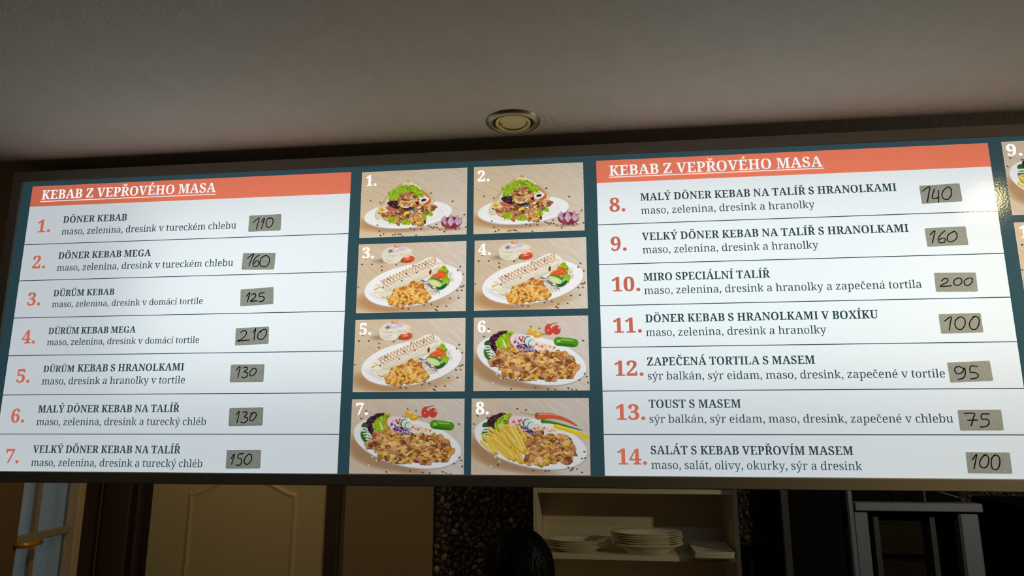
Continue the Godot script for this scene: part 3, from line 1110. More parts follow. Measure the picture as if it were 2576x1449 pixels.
func nets(st: SurfaceTool, bones: Array, area: AABB, cell: float, blend: float, color: Callable) -> void:
	# surface nets over the smooth union of tapered capsules
	var n := Vector3i((area.size / cell).ceil()) + Vector3i.ONE
	var field := PackedFloat32Array()
	field.resize(n.x * n.y * n.z)
	field.fill(1.0)
	for b in bones:
		var p := Vector3(b[0], b[1], b[2])
		var q := Vector3(b[4], b[5], b[6])
		var reach: float = maxf(b[3], b[7]) + blend + cell * 2.0
		var lo := Vector3i(((p.min(q) - Vector3.ONE * reach - area.position) / cell).floor()).clamp(Vector3i.ZERO, n - Vector3i.ONE)
		var hi := Vector3i(((p.max(q) + Vector3.ONE * reach - area.position) / cell).ceil()).clamp(Vector3i.ZERO, n - Vector3i.ONE)
		var pq := q - p
		var len2 := maxf(pq.length_squared(), 1e-9)
		for z in range(lo.z, hi.z + 1):
			for y in range(lo.y, hi.y + 1):
				for x in range(lo.x, hi.x + 1):
					var v := area.position + Vector3(x, y, z) * cell
					var t := clampf((v - p).dot(pq) / len2, 0.0, 1.0)
					var d := v.distance_to(p + pq * t) - lerpf(b[3], b[7], t)
					var i := x + n.x * (y + n.y * z)
					var e := field[i]
					var h := maxf(blend - absf(d - e), 0.0) / blend
					field[i] = minf(d, e) - h * h * blend * 0.25
	var at := {}
	var corner := [Vector3i(0, 0, 0), Vector3i(1, 0, 0), Vector3i(0, 1, 0), Vector3i(1, 1, 0), Vector3i(0, 0, 1), Vector3i(1, 0, 1), Vector3i(0, 1, 1), Vector3i(1, 1, 1)]
	var edges := [[0, 1], [2, 3], [4, 5], [6, 7], [0, 2], [1, 3], [4, 6], [5, 7], [0, 4], [1, 5], [2, 6], [3, 7]]
	for z in n.z - 1:
		for y in n.y - 1:
			for x in n.x - 1:
				var base := x + n.x * (y + n.y * z)
				var first := field[base] < 0.0
				var mixed := false
				var val := []
				for c in corner:
					var f := field[base + c.x + n.x * (c.y + n.y * c.z)]
					val.append(f)
					mixed = mixed or ((f < 0.0) != first)
				if not mixed:
					continue
				var sum := Vector3.ZERO
				var count := 0
				for e in edges:
					var fa: float = val[e[0]]
					var fb: float = val[e[1]]
					if (fa < 0.0) != (fb < 0.0):
						sum += Vector3(corner[e[0]]).lerp(Vector3(corner[e[1]]), fa / (fa - fb))
						count += 1
				at[Vector3i(x, y, z)] = area.position + (Vector3(x, y, z) + sum / count) * cell
	for k in at:
		var f0 := field[k.x + n.x * (k.y + n.y * k.z)]
		for axis in 3:
			var step := Vector3i.ZERO
			step[axis] = 1
			var u := Vector3i.ZERO
			u[(axis + 1) % 3] = 1
			var v := Vector3i.ZERO
			v[(axis + 2) % 3] = 1
			var k2: Vector3i = k + step
			if k2.x >= n.x or k2.y >= n.y or k2.z >= n.z:
				continue
			var f1 := field[k2.x + n.x * (k2.y + n.y * k2.z)]
			if (f0 < 0.0) == (f1 < 0.0) or not (at.has(k - u) and at.has(k - v) and at.has(k - u - v)):
				continue
			var q := [at[k], at[k - u], at[k - u - v], at[k - v]]
			if f0 < 0.0:
				q.reverse()
			for j in [0, 1, 2, 0, 2, 3]:
				st.set_color(color.call(q[j]))
				st.add_vertex(q[j])


# ==================================================================== the printed photographs
# Each picture is painted in the pixels of a sketch of its own (about 2000 wide); quad is the sketch's frame.

class Paint:
	var w := 620
	var h := 396
	var buf := PackedColorArray()
	var q := []
	var r := RandomNumberGenerator.new()
	var k := 0.3

	func _init(corners: Array, s: int) -> void:
		q = corners
		r.seed = s
		buf.resize(w * h)
		k = w / (q[1].x - q[0].x)

	func m(p: Vector2) -> Vector2:      # sketch point -> picture pixel
		var uv := Vector2(0.5, 0.5)
		for i in 4:
			var top: Vector2 = q[0].lerp(q[1], uv.x)
			var low: Vector2 = q[2].lerp(q[3], uv.x)
			var e := p - top.lerp(low, uv.y)
			uv += Vector2(e.x / (q[1].x - q[0].x), e.y / (q[2].y - q[0].y))
		return Vector2(uv.x * w, uv.y * h)

	func dot(i: int, c: Color, a: float) -> void:
		buf[i] = buf[i].lerp(c, a)

	func ell(x: float, y: float, rx: float, ry: float, c: Color, soft := 0.06, deg := 0.0, alpha := 1.0) -> void:
		var o := m(Vector2(x, y))
		var a := deg_to_rad(deg)
		var reach := maxf(rx, ry) * k * (1.0 + soft) + 2.0
		for py in range(maxi(0, int(o.y - reach)), mini(h, int(o.y + reach) + 1)):
			for px in range(maxi(0, int(o.x - reach)), mini(w, int(o.x + reach) + 1)):
				var d := Vector2(px + 0.5, py + 0.5) - o
				d = d.rotated(-a) / k
				var e := sqrt(d.x * d.x / (rx * rx) + d.y * d.y / (ry * ry))
				if e < 1.0 + soft:
					dot(py * w + px, c, alpha * clampf((1.0 + soft - e) / (2.0 * soft), 0.0, 1.0))

	func poly(pts: Array, c: Color, alpha := 1.0) -> void:
		var p := PackedVector2Array()
		var lo := Vector2(1e9, 1e9)
		var hi := -lo
		for v in pts:
			var e := m(v)
			p.append(e)
			lo = lo.min(e)
			hi = hi.max(e)
		for py in range(maxi(0, int(lo.y)), mini(h, int(hi.y) + 1)):
			var xs := []
			for i in p.size():
				var a := p[i]
				var b := p[(i + 1) % p.size()]
				if (a.y > py + 0.5) != (b.y > py + 0.5):
					xs.append(a.x + (py + 0.5 - a.y) / (b.y - a.y) * (b.x - a.x))
			xs.sort()
			for i in range(0, xs.size() - 1, 2):
				for px in range(maxi(0, int(xs[i])), mini(w, int(xs[i + 1]) + 1)):
					var cover := minf(px + 1.0, xs[i + 1]) - maxf(px, xs[i])
					if cover > 0.0:
						dot(py * w + px, c, alpha * minf(cover, 1.0))

	func line(pts: Array, w0: float, w1: float, c: Color, alpha := 1.0) -> void:
		var n := pts.size()
		for i in n - 1:
			var a := m(pts[i])
			var b := m(pts[i + 1])
			var ra := lerpf(w0, w1, float(i) / (n - 1)) * k * 0.5
			var rb := lerpf(w0, w1, float(i + 1) / (n - 1)) * k * 0.5
			var reach := maxf(ra, rb) + 1.0
			var ab := b - a
			var len2 := maxf(ab.length_squared(), 1e-6)
			for py in range(maxi(0, int(minf(a.y, b.y) - reach)), mini(h, int(maxf(a.y, b.y) + reach) + 1)):
				for px in range(maxi(0, int(minf(a.x, b.x) - reach)), mini(w, int(maxf(a.x, b.x) + reach) + 1)):
					var v := Vector2(px + 0.5, py + 0.5)
					var t := clampf((v - a).dot(ab) / len2, 0.0, 1.0)
					var d := v.distance_to(a + ab * t) - lerpf(ra, rb, t)
					if d < 0.5:
						dot(py * w + px, c, alpha * clampf(0.5 - d, 0.0, 1.0))

	func curve(pts: Array, w0: float, w1: float, c: Color, alpha := 1.0) -> void:
		var fine := []
		for i in pts.size() - 1:
			for s in 5:
				fine.append(pts[i].cubic_interpolate(pts[i + 1], pts[maxi(i - 1, 0)], pts[mini(i + 2, pts.size() - 1)], s / 5.0))
		fine.append(pts[-1])
		line(fine, w0, w1, c, alpha)

	func inside(pts: Array) -> Vector2:      # a random point in a polygon
		var p := PackedVector2Array(pts)
		var lo := p[0]
		var hi := p[0]
		for v in p:
			lo = lo.min(v)
			hi = hi.max(v)
		for i in 60:
			var v := Vector2(r.randf_range(lo.x, hi.x), r.randf_range(lo.y, hi.y))
			if Geometry2D.is_point_in_polygon(v, p):
				return v
		return (lo + hi) * 0.5

	func pick(cols: Array) -> Color:
		return cols[r.randi() % cols.size()]

	func frill(pts: Array, n: int, cols: Array, size: float) -> void:      # crinkled salad leaves
		poly(pts, cols[0])
		for i in n:
			var p := inside(pts)
			var a := r.randf() * TAU
			var d := Vector2.from_angle(a) * size
			var s := d.orthogonal() * r.randf_range(-0.7, 0.7)
			curve([p - d, p + s, p + d], size * r.randf_range(0.35, 0.75), size * 0.25, pick(cols), 0.9)

	func meat(pts: Array, spread: float, cols: Array, dark: Color, size: float) -> void:      # shaved meat in curled slices
		var region := PackedVector2Array(pts)
		poly(pts, dark)
		var lo := region[0]
		var hi := region[0]
		for v in region:
			lo = lo.min(v)
			hi = hi.max(v)
		var at := []
		var gap := size * spread
		for j in int((hi.y - lo.y) / gap) + 1:
			for i in int((hi.x - lo.x) / gap) + 1:
				var v := lo + Vector2(i + r.randf_range(0.0, 1.0), j + r.randf_range(0.0, 1.0)) * gap
				if Geometry2D.is_point_in_polygon(v, region):
					at.append(v)
		at.sort_custom(func(a, b): return a.y + a.x * 0.1 < b.y + b.x * 0.1)
		for p in at:
			var rad: float = size * r.randf_range(0.55, 1.2)
			var turn := r.randf_range(-0.9, 0.9)
			var flat := r.randf_range(0.42, 0.85)
			var ring := []
			for j in 9:
				var a := TAU * j / 9
				ring.append(p + (Vector2(cos(a), sin(a) * flat) * rad * r.randf_range(0.6, 1.25)).rotated(turn))
			var c := pick(cols)
			var soft := []
			for j in 9:
				for t in 3:
					soft.append(ring[j].cubic_interpolate(ring[(j + 1) % 9], ring[(j + 8) % 9], ring[(j + 2) % 9], t / 3.0))
			poly(soft.map(func(v): return v + Vector2(3, 11)), dark.darkened(0.45), 0.8)
			poly(soft, c)
			# a lit fold across the slice, a darker hollow beside it, a bright edge
			var e0: int = r.randi() % 9
			poly([ring[e0], ring[(e0 + 1) % 9], ring[(e0 + 2) % 9], ring[(e0 + 3) % 9], p], c.lightened(r.randf_range(0.15, 0.4)), 0.85)
			poly([ring[(e0 + 4) % 9], ring[(e0 + 5) % 9], ring[(e0 + 6) % 9], p.lerp(ring[(e0 + 7) % 9], 0.3)], c.darkened(r.randf_range(0.2, 0.42)), 0.8)
			curve([ring[e0], ring[(e0 + 1) % 9], ring[(e0 + 2) % 9], ring[(e0 + 3) % 9]], 5, 8, c.lightened(0.55), 0.7)
			curve([ring[(e0 + 4) % 9], p, ring[(e0 + 8) % 9]], 6, 4, c.darkened(0.45), 0.6)
			if r.randf() < 0.35:
				var o: Vector2 = p.lerp(ring[r.randi() % 9], 0.5)
				ell(o.x, o.y, rad * 0.16, rad * 0.08, Color(1.0, 0.93, 0.80), 0.4, rad_to_deg(turn), 0.7)

	func table(left: Color, right: Color, deg: float) -> void:      # the whitewashed wooden table
		var f := FastNoiseLite.new()
		f.seed = 3
		f.frequency = 0.010
		f.fractal_octaves = 4
		var g := FastNoiseLite.new()
		g.seed = 8
		g.frequency = 0.05
		g.fractal_octaves = 3
		var dir := Vector2.from_angle(deg_to_rad(deg))
		for y in h:
			for x in w:
				var v := Vector2(x, y)
				var along := v.dot(dir)
				var across := v.dot(dir.orthogonal())
				var n := f.get_noise_2d(along * 0.5, across) * 0.9
				var s := g.get_noise_2d(along * 0.10, across * 2.2)
				var c := left.lerp(right, clampf(float(x) / w + n * 0.5, 0.0, 1.0))
				buf[y * w + x] = c.lerp(Color(0.72, 0.60, 0.46), clampf(s * 0.36 + n * 0.14, 0.0, 0.5)).lightened(clampf(-s * 0.18, 0.0, 0.3))

	func pepper(list: Array) -> void:
		for v in list:
			ell(v.x + 9, v.y + 8, 20, 12, Color8(150, 120, 96), 0.5, 0, 0.6)
			ell(v.x, v.y, r.randf_range(11, 16), r.randf_range(10, 14), Color8(62, 48, 42), 0.25)
			ell(v.x - 3, v.y - 3, 4, 4, Color8(150, 132, 118), 0.5, 0, 0.8)

	func border() -> void:
		for x in w:
			for y in [0, 1, h - 2, h - 1]:
				dot(y * w + x, Color8(226, 226, 218), 0.5)
		for y in h:
			for x in [0, 1, w - 2, w - 1]:
				dot(y * w + x, Color8(226, 226, 218), 0.5)

	func image() -> Image:
		border()
		var im := Image.create(w, h, false, Image.FORMAT_RGB8)
		for y in h:
			for x in w:
				im.set_pixel(x, y, buf[y * w + x])
		return im


func pts(flat: Array) -> Array:
	var out := []
	for i in range(0, flat.size(), 2):
		out.append(Vector2(flat[i], flat[i + 1]))
	return out


const MEATS := [Color(0.80, 0.53, 0.26), Color(0.86, 0.62, 0.33), Color(0.66, 0.40, 0.20), Color(0.92, 0.72, 0.42), Color(0.72, 0.45, 0.28), Color(0.55, 0.31, 0.17)]
const PLATTER_MEAT := [Color(0.82, 0.55, 0.24), Color(0.88, 0.64, 0.28), Color(0.70, 0.42, 0.20), Color(0.93, 0.74, 0.38), Color(0.76, 0.48, 0.24), Color(0.60, 0.35, 0.20), Color(0.90, 0.68, 0.26)]
const GOLDEN := [Color(0.93, 0.64, 0.24), Color(0.88, 0.55, 0.20), Color(0.97, 0.78, 0.40), Color(0.80, 0.46, 0.20), Color(0.95, 0.70, 0.26)]
const LEAF := [Color(0.62, 0.76, 0.12), Color(0.50, 0.68, 0.08), Color(0.78, 0.88, 0.34), Color(0.34, 0.50, 0.08), Color(0.70, 0.84, 0.20), Color(0.56, 0.72, 0.10)]
const RED_LEAF := [Color(0.22, 0.12, 0.18), Color(0.30, 0.17, 0.24), Color(0.14, 0.08, 0.11), Color(0.46, 0.34, 0.42), Color(0.26, 0.10, 0.16)]


func paint_pocket() -> Image:
	var p := Paint.new(pts([92, 153, 2080, 58, 78, 1370, 2105, 1300]), 101)
	p.table(Color8(226, 203, 168), Color8(222, 211, 196), 28)
	p.ell(560, 1130, 560, 130, Color8(192, 150, 106), 0.35, 4)
	p.ell(1000, 1215, 420, 40, Color8(176, 140, 106), 0.6, 0, 0.7)
	p.ell(992, 945, 824, 262, Color8(196, 192, 196), 0.03, -3)
	p.ell(992, 932, 822, 258, Color8(248, 250, 252), 0.012, -3)
	p.ell(1000, 950, 640, 178, Color8(226, 229, 238), 0.02, -3)
	p.ell(1000, 946, 634, 174, Color8(244, 246, 250), 0.03, -3)
	# bread behind the filling
	p.poly(pts([980, 298, 1040, 312, 1250, 430, 1420, 600, 1495, 690, 1450, 760, 900, 860, 560, 1000, 420, 1025, 372, 985, 362, 905, 470, 752, 620, 535, 830, 368]), Color8(226, 212, 178))
	p.poly(pts([980, 318, 1035, 330, 1235, 440, 1380, 600, 1300, 700, 700, 780, 560, 760, 660, 540, 850, 385]), Color8(240, 230, 202))
	p.curve(pts([985, 312, 1230, 430, 1400, 600, 1480, 690]), 16, 12, Color8(248, 242, 224))
	p.curve(pts([850, 372, 640, 540, 480, 760, 375, 910]), 22, 18, Color8(186, 164, 116))
	p.curve(pts([1060, 330, 1250, 438, 1420, 610, 1492, 700]), 9, 9, Color8(176, 146, 104))
	p.curve(pts([372, 920, 380, 990, 430, 1024, 540, 1006]), 10, 8, Color8(176, 156, 112))
	p.curve(pts([1230, 500, 1330, 570, 1400, 640]), 70, 40, Color8(204, 150, 92), 0.8)
	p.ell(982, 322, 44, 22, Color8(226, 168, 74), 0.4, 8)
	for i in 26:
		var v: Vector2 = p.inside(pts([850, 400, 980, 330, 1200, 440, 1250, 500, 900, 420]))
		p.ell(v.x, v.y, 26, 10, p.pick([Color8(222, 196, 140), Color8(246, 238, 214), Color8(200, 168, 110)]), 0.5, p.r.randf_range(-40, 40), 0.6)
	p.poly(pts([366, 905, 470, 770, 640, 790, 560, 1000, 470, 1030, 385, 1000]), Color8(232, 220, 188))
	p.curve(pts([560, 700, 470, 830, 440, 960]), 12, 6, Color8(190, 170, 122), 0.7)
	p.curve(pts([430, 910, 480, 925, 530, 935]), 16, 8, Color8(70, 50, 40))
	p.frill(pts([615, 530, 700, 490, 860, 405, 960, 395, 1090, 400, 1180, 470, 1265, 510, 1262, 615, 1110, 600, 960, 530, 850, 610, 740, 660, 690, 725, 630, 660]), 330, LEAF, 26)
	p.frill(pts([590, 720, 650, 690, 780, 680, 830, 790, 950, 800, 1090, 740, 1180, 690, 1195, 745, 1090, 830, 985, 875, 850, 870, 700, 810, 620, 775]), 200, RED_LEAF, 19)
	p.meat(pts([780, 650, 870, 590, 990, 520, 1060, 530, 1120, 610, 1190, 690, 1090, 760, 930, 800, 820, 770]), 0.62, MEATS, Color8(136, 78, 44), 64)
	p.ell(860, 755, 42, 30, Color8(244, 200, 80), 0.3, 10)
	p.curve(pts([865, 785, 935, 806, 1010, 792, 1072, 738]), 24, 14, Color8(250, 247, 242))
	p.poly(pts([562, 812, 600, 785, 680, 800, 740, 835, 822, 838, 790, 872, 700, 892, 620, 868]), Color8(206, 92, 68))
	p.curve(pts([600, 805, 680, 830, 780, 850]), 12, 8, Color8(226, 140, 112))
	p.poly(pts([1085, 795, 1150, 760, 1235, 735, 1240, 762, 1150, 812]), Color8(212, 92, 62))
	p.poly(pts([1215, 760, 1300, 735, 1405, 640, 1425, 660, 1415, 720, 1340, 765, 1250, 775]), Color8(228, 104, 62))
	p.ell(1290, 668, 92, 50, Color8(248, 246, 246), 0.08, -12)
	p.ell(1282, 672, 48, 26, Color8(66, 40, 56), 0.2, -12)
	p.poly(pts([985, 862, 1155, 812, 1182, 842, 1020, 892]), Color8(44, 92, 70))
	for i in 7:
		p.line([Vector2(1008 + i * 25, 858 - i * 7), Vector2(1022 + i * 24, 888 - i * 7)], 7, 7, Color8(196, 220, 204))
	p.poly(pts([1310, 780, 1400, 745, 1430, 800, 1350, 830]), Color8(226, 236, 222))
	p.poly(pts([1310, 780, 1340, 770, 1365, 822, 1345, 832]), Color8(44, 112, 70))
	p.poly(pts([615, 905, 640, 890, 710, 900, 690, 925, 640, 925]), Color8(224, 230, 232))
	for i in 3:
		p.line([Vector2(635 + i * 22, 895), Vector2(640 + i * 20, 922)], 8, 6, Color8(70, 96, 110))
	p.meat(pts([525, 950, 620, 910, 760, 900, 890, 860, 940, 920, 1090, 900, 1180, 840, 1300, 770, 1420, 790, 1500, 765, 1440, 850, 1280, 930, 1300, 1060, 1230, 1120, 1120, 1105, 980, 1050, 880, 1060, 800, 1125, 745, 1040, 640, 990, 545, 1030]), 0.62, MEATS, Color8(136, 78, 44), 68)
	p.meat(pts([1110, 990, 1230, 960, 1300, 1060, 1240, 1120, 1120, 1110]), 0.7, GOLDEN, Color8(190, 120, 64), 50)
	p.poly(pts([915, 895, 1015, 882, 1022, 930, 925, 942]), Color8(248, 218, 60))
	p.ell(495, 858, 50, 36, Color8(240, 186, 50), 0.2, 10)
	p.ell(488, 850, 18, 12, Color8(206, 140, 40), 0.4, 10)
	for a in [[690, 1050, 66, 58], [965, 1090, 100, 40], [1305, 985, 48, 52], [1415, 925, 42, 46], [730, 1010, 30, 25]]:
		var ring := []
		for j in 12:
			ring.append(Vector2(a[0], a[1]) + Vector2(cos(TAU * j / 12) * a[2], sin(TAU * j / 12) * a[3]) * p.r.randf_range(0.8, 1.1))
		p.frill(ring, 45, LEAF, 20)
	# the red onion cut like a flower
	p.ell(1790, 1205, 190, 26, Color8(172, 130, 96), 0.6, 0, 0.8)
	p.ell(1815, 1085, 188, 112, Color8(136, 56, 78), 0.04)
	for t in [[1622, 1030, 1690, 955, 1745, 1120, 1700, 1150], [1738, 1080, 1798, 942, 1872, 1075, 1806, 1165], [1868, 1070, 1922, 948, 1985, 1090, 1905, 1150], [1642, 1060, 1672, 1015, 1790, 1165, 1720, 1165], [1890, 1080, 2008, 990, 1995, 1100, 1900, 1160]]:
		var ring := pts(t)
		p.poly(ring, Color8(214, 184, 208))
		p.line(ring + [ring[0]], 7, 7, Color8(150, 84, 118))
		for j in 3:
			p.line([ring[1].lerp(ring[3], 0.1 + 0.05 * j), ring[3].lerp(ring[2], 0.15 + 0.25 * j)], 5, 4, Color8(176, 118, 156), 0.8)
	p.poly(pts([1690, 1140, 1738, 1085, 1800, 1168, 1862, 1085, 1945, 1150, 1905, 1190, 1810, 1203, 1735, 1185]), Color8(142, 50, 66))
	p.poly(pts([1690, 1140, 1738, 1085, 1790, 1155, 1760, 1190]), Color8(162, 70, 86))
	p.pepper(pts([270, 683, 455, 717, 1412, 538, 1825, 690, 2050, 937, 415, 1133, 455, 1243, 480, 1320, 540, 1295, 715, 1310, 760, 1300, 820, 1295, 860, 1300, 900, 1335, 1050, 1192, 1120, 1210, 1250, 1200, 1390, 1150, 1435, 1165, 1470, 1185, 1500, 1165, 1535, 1118, 1550, 1175, 1600, 1210, 1690, 1250, 1720, 1200, 1900, 1205, 1960, 1180, 2085, 1165, 1160, 1320]))
	return p.image()


func paint_roll() -> Image:
	var p := Paint.new(pts([102, 117, 2133, 45, 90, 1388, 2163, 1347]), 202)
	p.table(Color8(216, 194, 164), Color8(222, 212, 200), 38)
	p.ell(620, 1215, 560, 170, Color8(190, 148, 104), 0.3, 6)
	p.ell(1500, 1230, 420, 90, Color8(198, 162, 122), 0.5, -14, 0.8)
	p.ell(560, 425, 130, 40, Color8(150, 128, 112), 0.7, 0, 0.8)
	# parchment bowl with onions
	p.poly(pts([555, 270, 610, 200, 700, 165, 860, 130, 1000, 160, 1100, 200, 1125, 260, 1110, 330, 1000, 420, 820, 470, 690, 475, 580, 430, 550, 350]), Color8(232, 227, 208))
	for i in 60:
		var v: Vector2 = p.inside(pts([565, 270, 640, 200, 1080, 210, 1110, 300, 980, 410, 700, 465, 570, 400]))
		p.curve([v, v + Vector2(40, p.r.randf_range(-16, 16)), v + Vector2(80, p.r.randf_range(-24, 24))], 16, 8, p.pick([Color8(248, 246, 238), Color8(208, 198, 166), Color8(222, 210, 178), Color8(240, 236, 222)]), 0.7)
	p.ell(835, 140, 66, 36, Color8(214, 150, 92), 0.15, -10)
	p.ell(845, 128, 34, 16, Color8(246, 216, 176), 0.5, -10)
	p.ell(925, 188, 68, 48, Color8(216, 202, 222), 0.12, 20)
	p.ell(808, 222, 78, 56, Color8(218, 204, 222), 0.1, -6)
	p.ell(820, 202, 40, 22, Color8(240, 234, 244), 0.5)
	p.ell(712, 240, 34, 30, Color8(90, 60, 80), 0.6, 0, 0.7)
	p.curve(pts([700, 290, 820, 280, 960, 250, 1080, 230]), 26, 18, Color8(244, 240, 226), 0.9)
	p.curve(pts([850, 470, 900, 440, 930, 430]), 14, 18, Color8(176, 140, 104), 0.8)
	p.ell(1045, 396, 128, 70, Color8(224, 92, 60), 0.04, -9)
	p.ell(1060, 430, 90, 26, Color8(196, 70, 46), 0.5, -9, 0.7)
	p.ell(1028, 346, 50, 14, Color8(255, 236, 226), 0.5, -9)
	p.ell(1045, 386, 40, 9, Color8(252, 200, 180), 0.5, -9)
	p.ell(940, 425, 30, 34, Color8(112, 112, 44), 0.2, -9)
	# plate
	p.ell(1166, 882, 918, 388, Color8(186, 176, 170), 0.02, -8)
	p.ell(1164, 866, 918, 384, Color8(249, 250, 252), 0.008, -8)
	p.ell(1190, 880, 690, 262, Color8(230, 233, 242), 0.03, -9)
	p.ell(1190, 876, 684, 256, Color8(246, 247, 251), 0.05, -9)
	for i in 26:
		var a := TAU * i / 26.0
		var e := Vector2(cos(a) * 880, sin(a) * 350).rotated(deg_to_rad(-8))
		var f := Vector2(cos(a) * 760, sin(a) * 290).rotated(deg_to_rad(-8))
		p.line([Vector2(1164, 866) + f, Vector2(1164, 866) + e], 5, 9, Color8(236, 238, 244), 0.8)
	p.ell(560, 1090, 200, 50, Color8(214, 214, 222), 0.6, 20, 0.8)
	# salad at the right
	p.frill(pts([1600, 580, 1660, 500, 1750, 520, 1800, 600, 1830, 720, 1860, 800, 1800, 870, 1730, 880, 1700, 760, 1640, 660]), 150, LEAF, 24)
	p.ell(1700, 665, 90, 60, Color8(232, 112, 52), 0.05, 40)
	p.ell(1622, 705, 150, 66, Color8(226, 92, 48), 0.04, -18)
	p.curve(pts([1480, 740, 1560, 680, 1660, 655, 1740, 700]), 12, 12, Color8(244, 150, 92))
	for i in 6:
		p.ell(1560 + i * 26, 725 - i * 7, 6, 4, Color8(252, 214, 160), 0.5)
	p.ell(1690, 900, 110, 56, Color8(44, 100, 52), 0.1, -22)
	p.ell(1605, 815, 150, 66, Color8(86, 150, 56), 0.05, 18)
	p.ell(1575, 832, 152, 70, Color8(64, 132, 44), 0.04, 20)
	p.ell(1568, 836, 138, 60, Color8(206, 226, 140), 0.06, 20)
	p.ell(1568, 838, 84, 34, Color8(222, 234, 172), 0.3, 20)
	for i in 3:
		p.line([Vector2(1690 + i * 18, 850 + i * 6), Vector2(1760 + i * 4, 800 + i * 18)], 10, 6, Color8(206, 222, 226))
	for a in [[1850, 690, 42, 62, 20.0], [1885, 770, 34, 44, -10.0]]:
		p.ell(a[0], a[1], a[2], a[3], Color8(206, 184, 208), 0.08, a[4])
		p.ell(a[0], a[1], a[2] * 0.82, a[3] * 0.84, Color8(246, 244, 248), 0.08, a[4])
		p.ell(a[0], a[1], a[2] * 0.45, a[3] * 0.5, Color8(188, 206, 130), 0.3, a[4])
	# the grilled wrap
	p.poly(pts([398, 980, 420, 890, 470, 840, 560, 775, 700, 700, 900, 620, 1100, 540, 1290, 430, 1400, 370, 1480, 348, 1580, 358, 1660, 400, 1712, 470, 1690, 540, 1600, 600, 1500, 690, 1400, 750, 1250, 800, 1100, 870, 900, 930, 765, 1010, 745, 1080, 715, 1145, 650, 1150, 500, 1090, 415, 1035]), Color8(246, 242, 230))
	p.curve(pts([560, 1040, 760, 970, 1000, 890, 1250, 780, 1450, 690, 1640, 540]), 90, 60, Color8(220, 212, 190), 0.5)
	p.curve(pts([640, 930, 900, 850, 1200, 730, 1480, 590]), 70, 60, Color8(232, 224, 204), 0.7)
	p.curve(pts([480, 850, 700, 715, 1000, 590, 1350, 420, 1500, 365]), 30, 24, Color8(252, 248, 238), 0.8)
	for i in 17:
		var t := i / 16.0
		var o := Vector2(545, 790).lerp(Vector2(1500, 372), t)
		p.curve([o, o + Vector2(52, 52), o + Vector2(128, 92 + p.r.randf_range(-8, 14)), o + Vector2(165, 100)], 14, 5, p.pick([Color8(176, 112, 58), Color8(150, 96, 58), Color8(198, 136, 74)]), 0.85)
		p.curve([o + Vector2(46, -16), o + Vector2(64, 40), o + Vector2(52, 100), o + Vector2(16, 142 + p.r.randf_range(-10, 8))], 13, 5, p.pick([Color8(176, 116, 64), Color8(156, 102, 62), Color8(202, 144, 82)]), 0.8)
	for v in pts([690, 770, 1035, 665, 945, 795, 590, 920, 1390, 485, 1155, 510, 1090, 870, 1225, 640]):
		p.ell(v.x, v.y, 16, 12, Color8(92, 56, 44), 0.5, 0, 0.9)
	for i in 40:
		var v: Vector2 = p.inside(pts([480, 880, 1500, 400, 1660, 420, 1500, 660, 1100, 840, 760, 980]))
		p.ell(v.x, v.y, 7, 5, Color8(178, 140, 96), 0.5, 0, 0.6)
	p.curve(pts([430, 960, 490, 930, 560, 900]), 22, 10, Color8(198, 170, 70), 0.9)
	p.curve(pts([420, 1020, 520, 1000, 640, 1040, 700, 1080]), 10, 14, Color8(190, 172, 120), 0.7)
	p.curve(pts([470, 870, 540, 900, 620, 960, 730, 960]), 18, 8, Color8(214, 204, 176), 0.8)
	p.poly(pts([500, 1000, 620, 985, 740, 1000, 735, 1080, 700, 1140, 600, 1120, 510, 1060]), Color8(234, 230, 206))
	p.curve(pts([560, 1090, 640, 1110, 690, 1075]), 8, 12, Color8(120, 96, 50), 0.7)
	p.curve(pts([745, 1000, 740, 1080, 700, 1140]), 10, 10, Color8(250, 246, 236))
	p.ell(1476, 632, 42, 70, Color8(236, 226, 202), 0.08, 8)
	p.ell(1478, 632, 21, 48, Color8(112, 66, 34), 0.2, 8)
	# cabbage and meat
	var cab := pts([1280, 800, 1400, 790, 1480, 860, 1620, 970, 1660, 1010, 1560, 1060, 1480, 1040, 1380, 920])
	p.poly(cab, Color8(226, 224, 200))
	for i in 120:
		var v: Vector2 = p.inside(cab)
		var d := Vector2.from_angle(p.r.randf_range(-0.4, 1.4)) * 36
		var lilac: bool = (v.x - 1280) * 0.75 - (v.y - 790) > 20.0
		p.curve([v - d, v + d.orthogonal() * 0.3, v + d], 9, 6, p.pick([Color8(128, 92, 138), Color8(176, 146, 184), Color8(92, 62, 104), Color8(236, 230, 236)]) if lilac else p.pick([Color8(250, 248, 236), Color8(206, 204, 164), Color8(232, 230, 206), Color8(168, 160, 112)]), 0.9)
	p.meat(pts([722, 1165, 760, 1040, 800, 985, 900, 985, 960, 900, 1060, 880, 1180, 835, 1320, 850, 1380, 940, 1450, 1010, 1525, 1108, 1420, 1130, 1390, 1165, 1290, 1188, 1150, 1175, 1110, 1220, 960, 1235, 830, 1208]), 0.62, GOLDEN, Color8(186, 108, 48), 82)
	for v in [[Vector2(1000, 1000), Vector2(1070, 1060), Vector2(1110, 1190)], [Vector2(1150, 880), Vector2(1170, 980), Vector2(1160, 1120)], [Vector2(800, 1010), Vector2(870, 1050), Vector2(880, 1160)]]:
		p.curve(v, 34, 14, Color8(252, 214, 130), 0.75)
	p.pepper(pts([175, 490, 360, 487, 553, 527, 555, 600, 825, 490, 113, 907, 2030, 527, 1988, 597, 2090, 667, 2050, 903, 2080, 900, 2105, 880, 1990, 973, 2072, 967, 1857, 1112, 2020, 1107, 1515, 1222, 1630, 1267, 1797, 1257, 1595, 1318, 1625, 1335, 980, 1300, 1085, 1305, 1380, 1240, 240, 382]))
	return p.image()


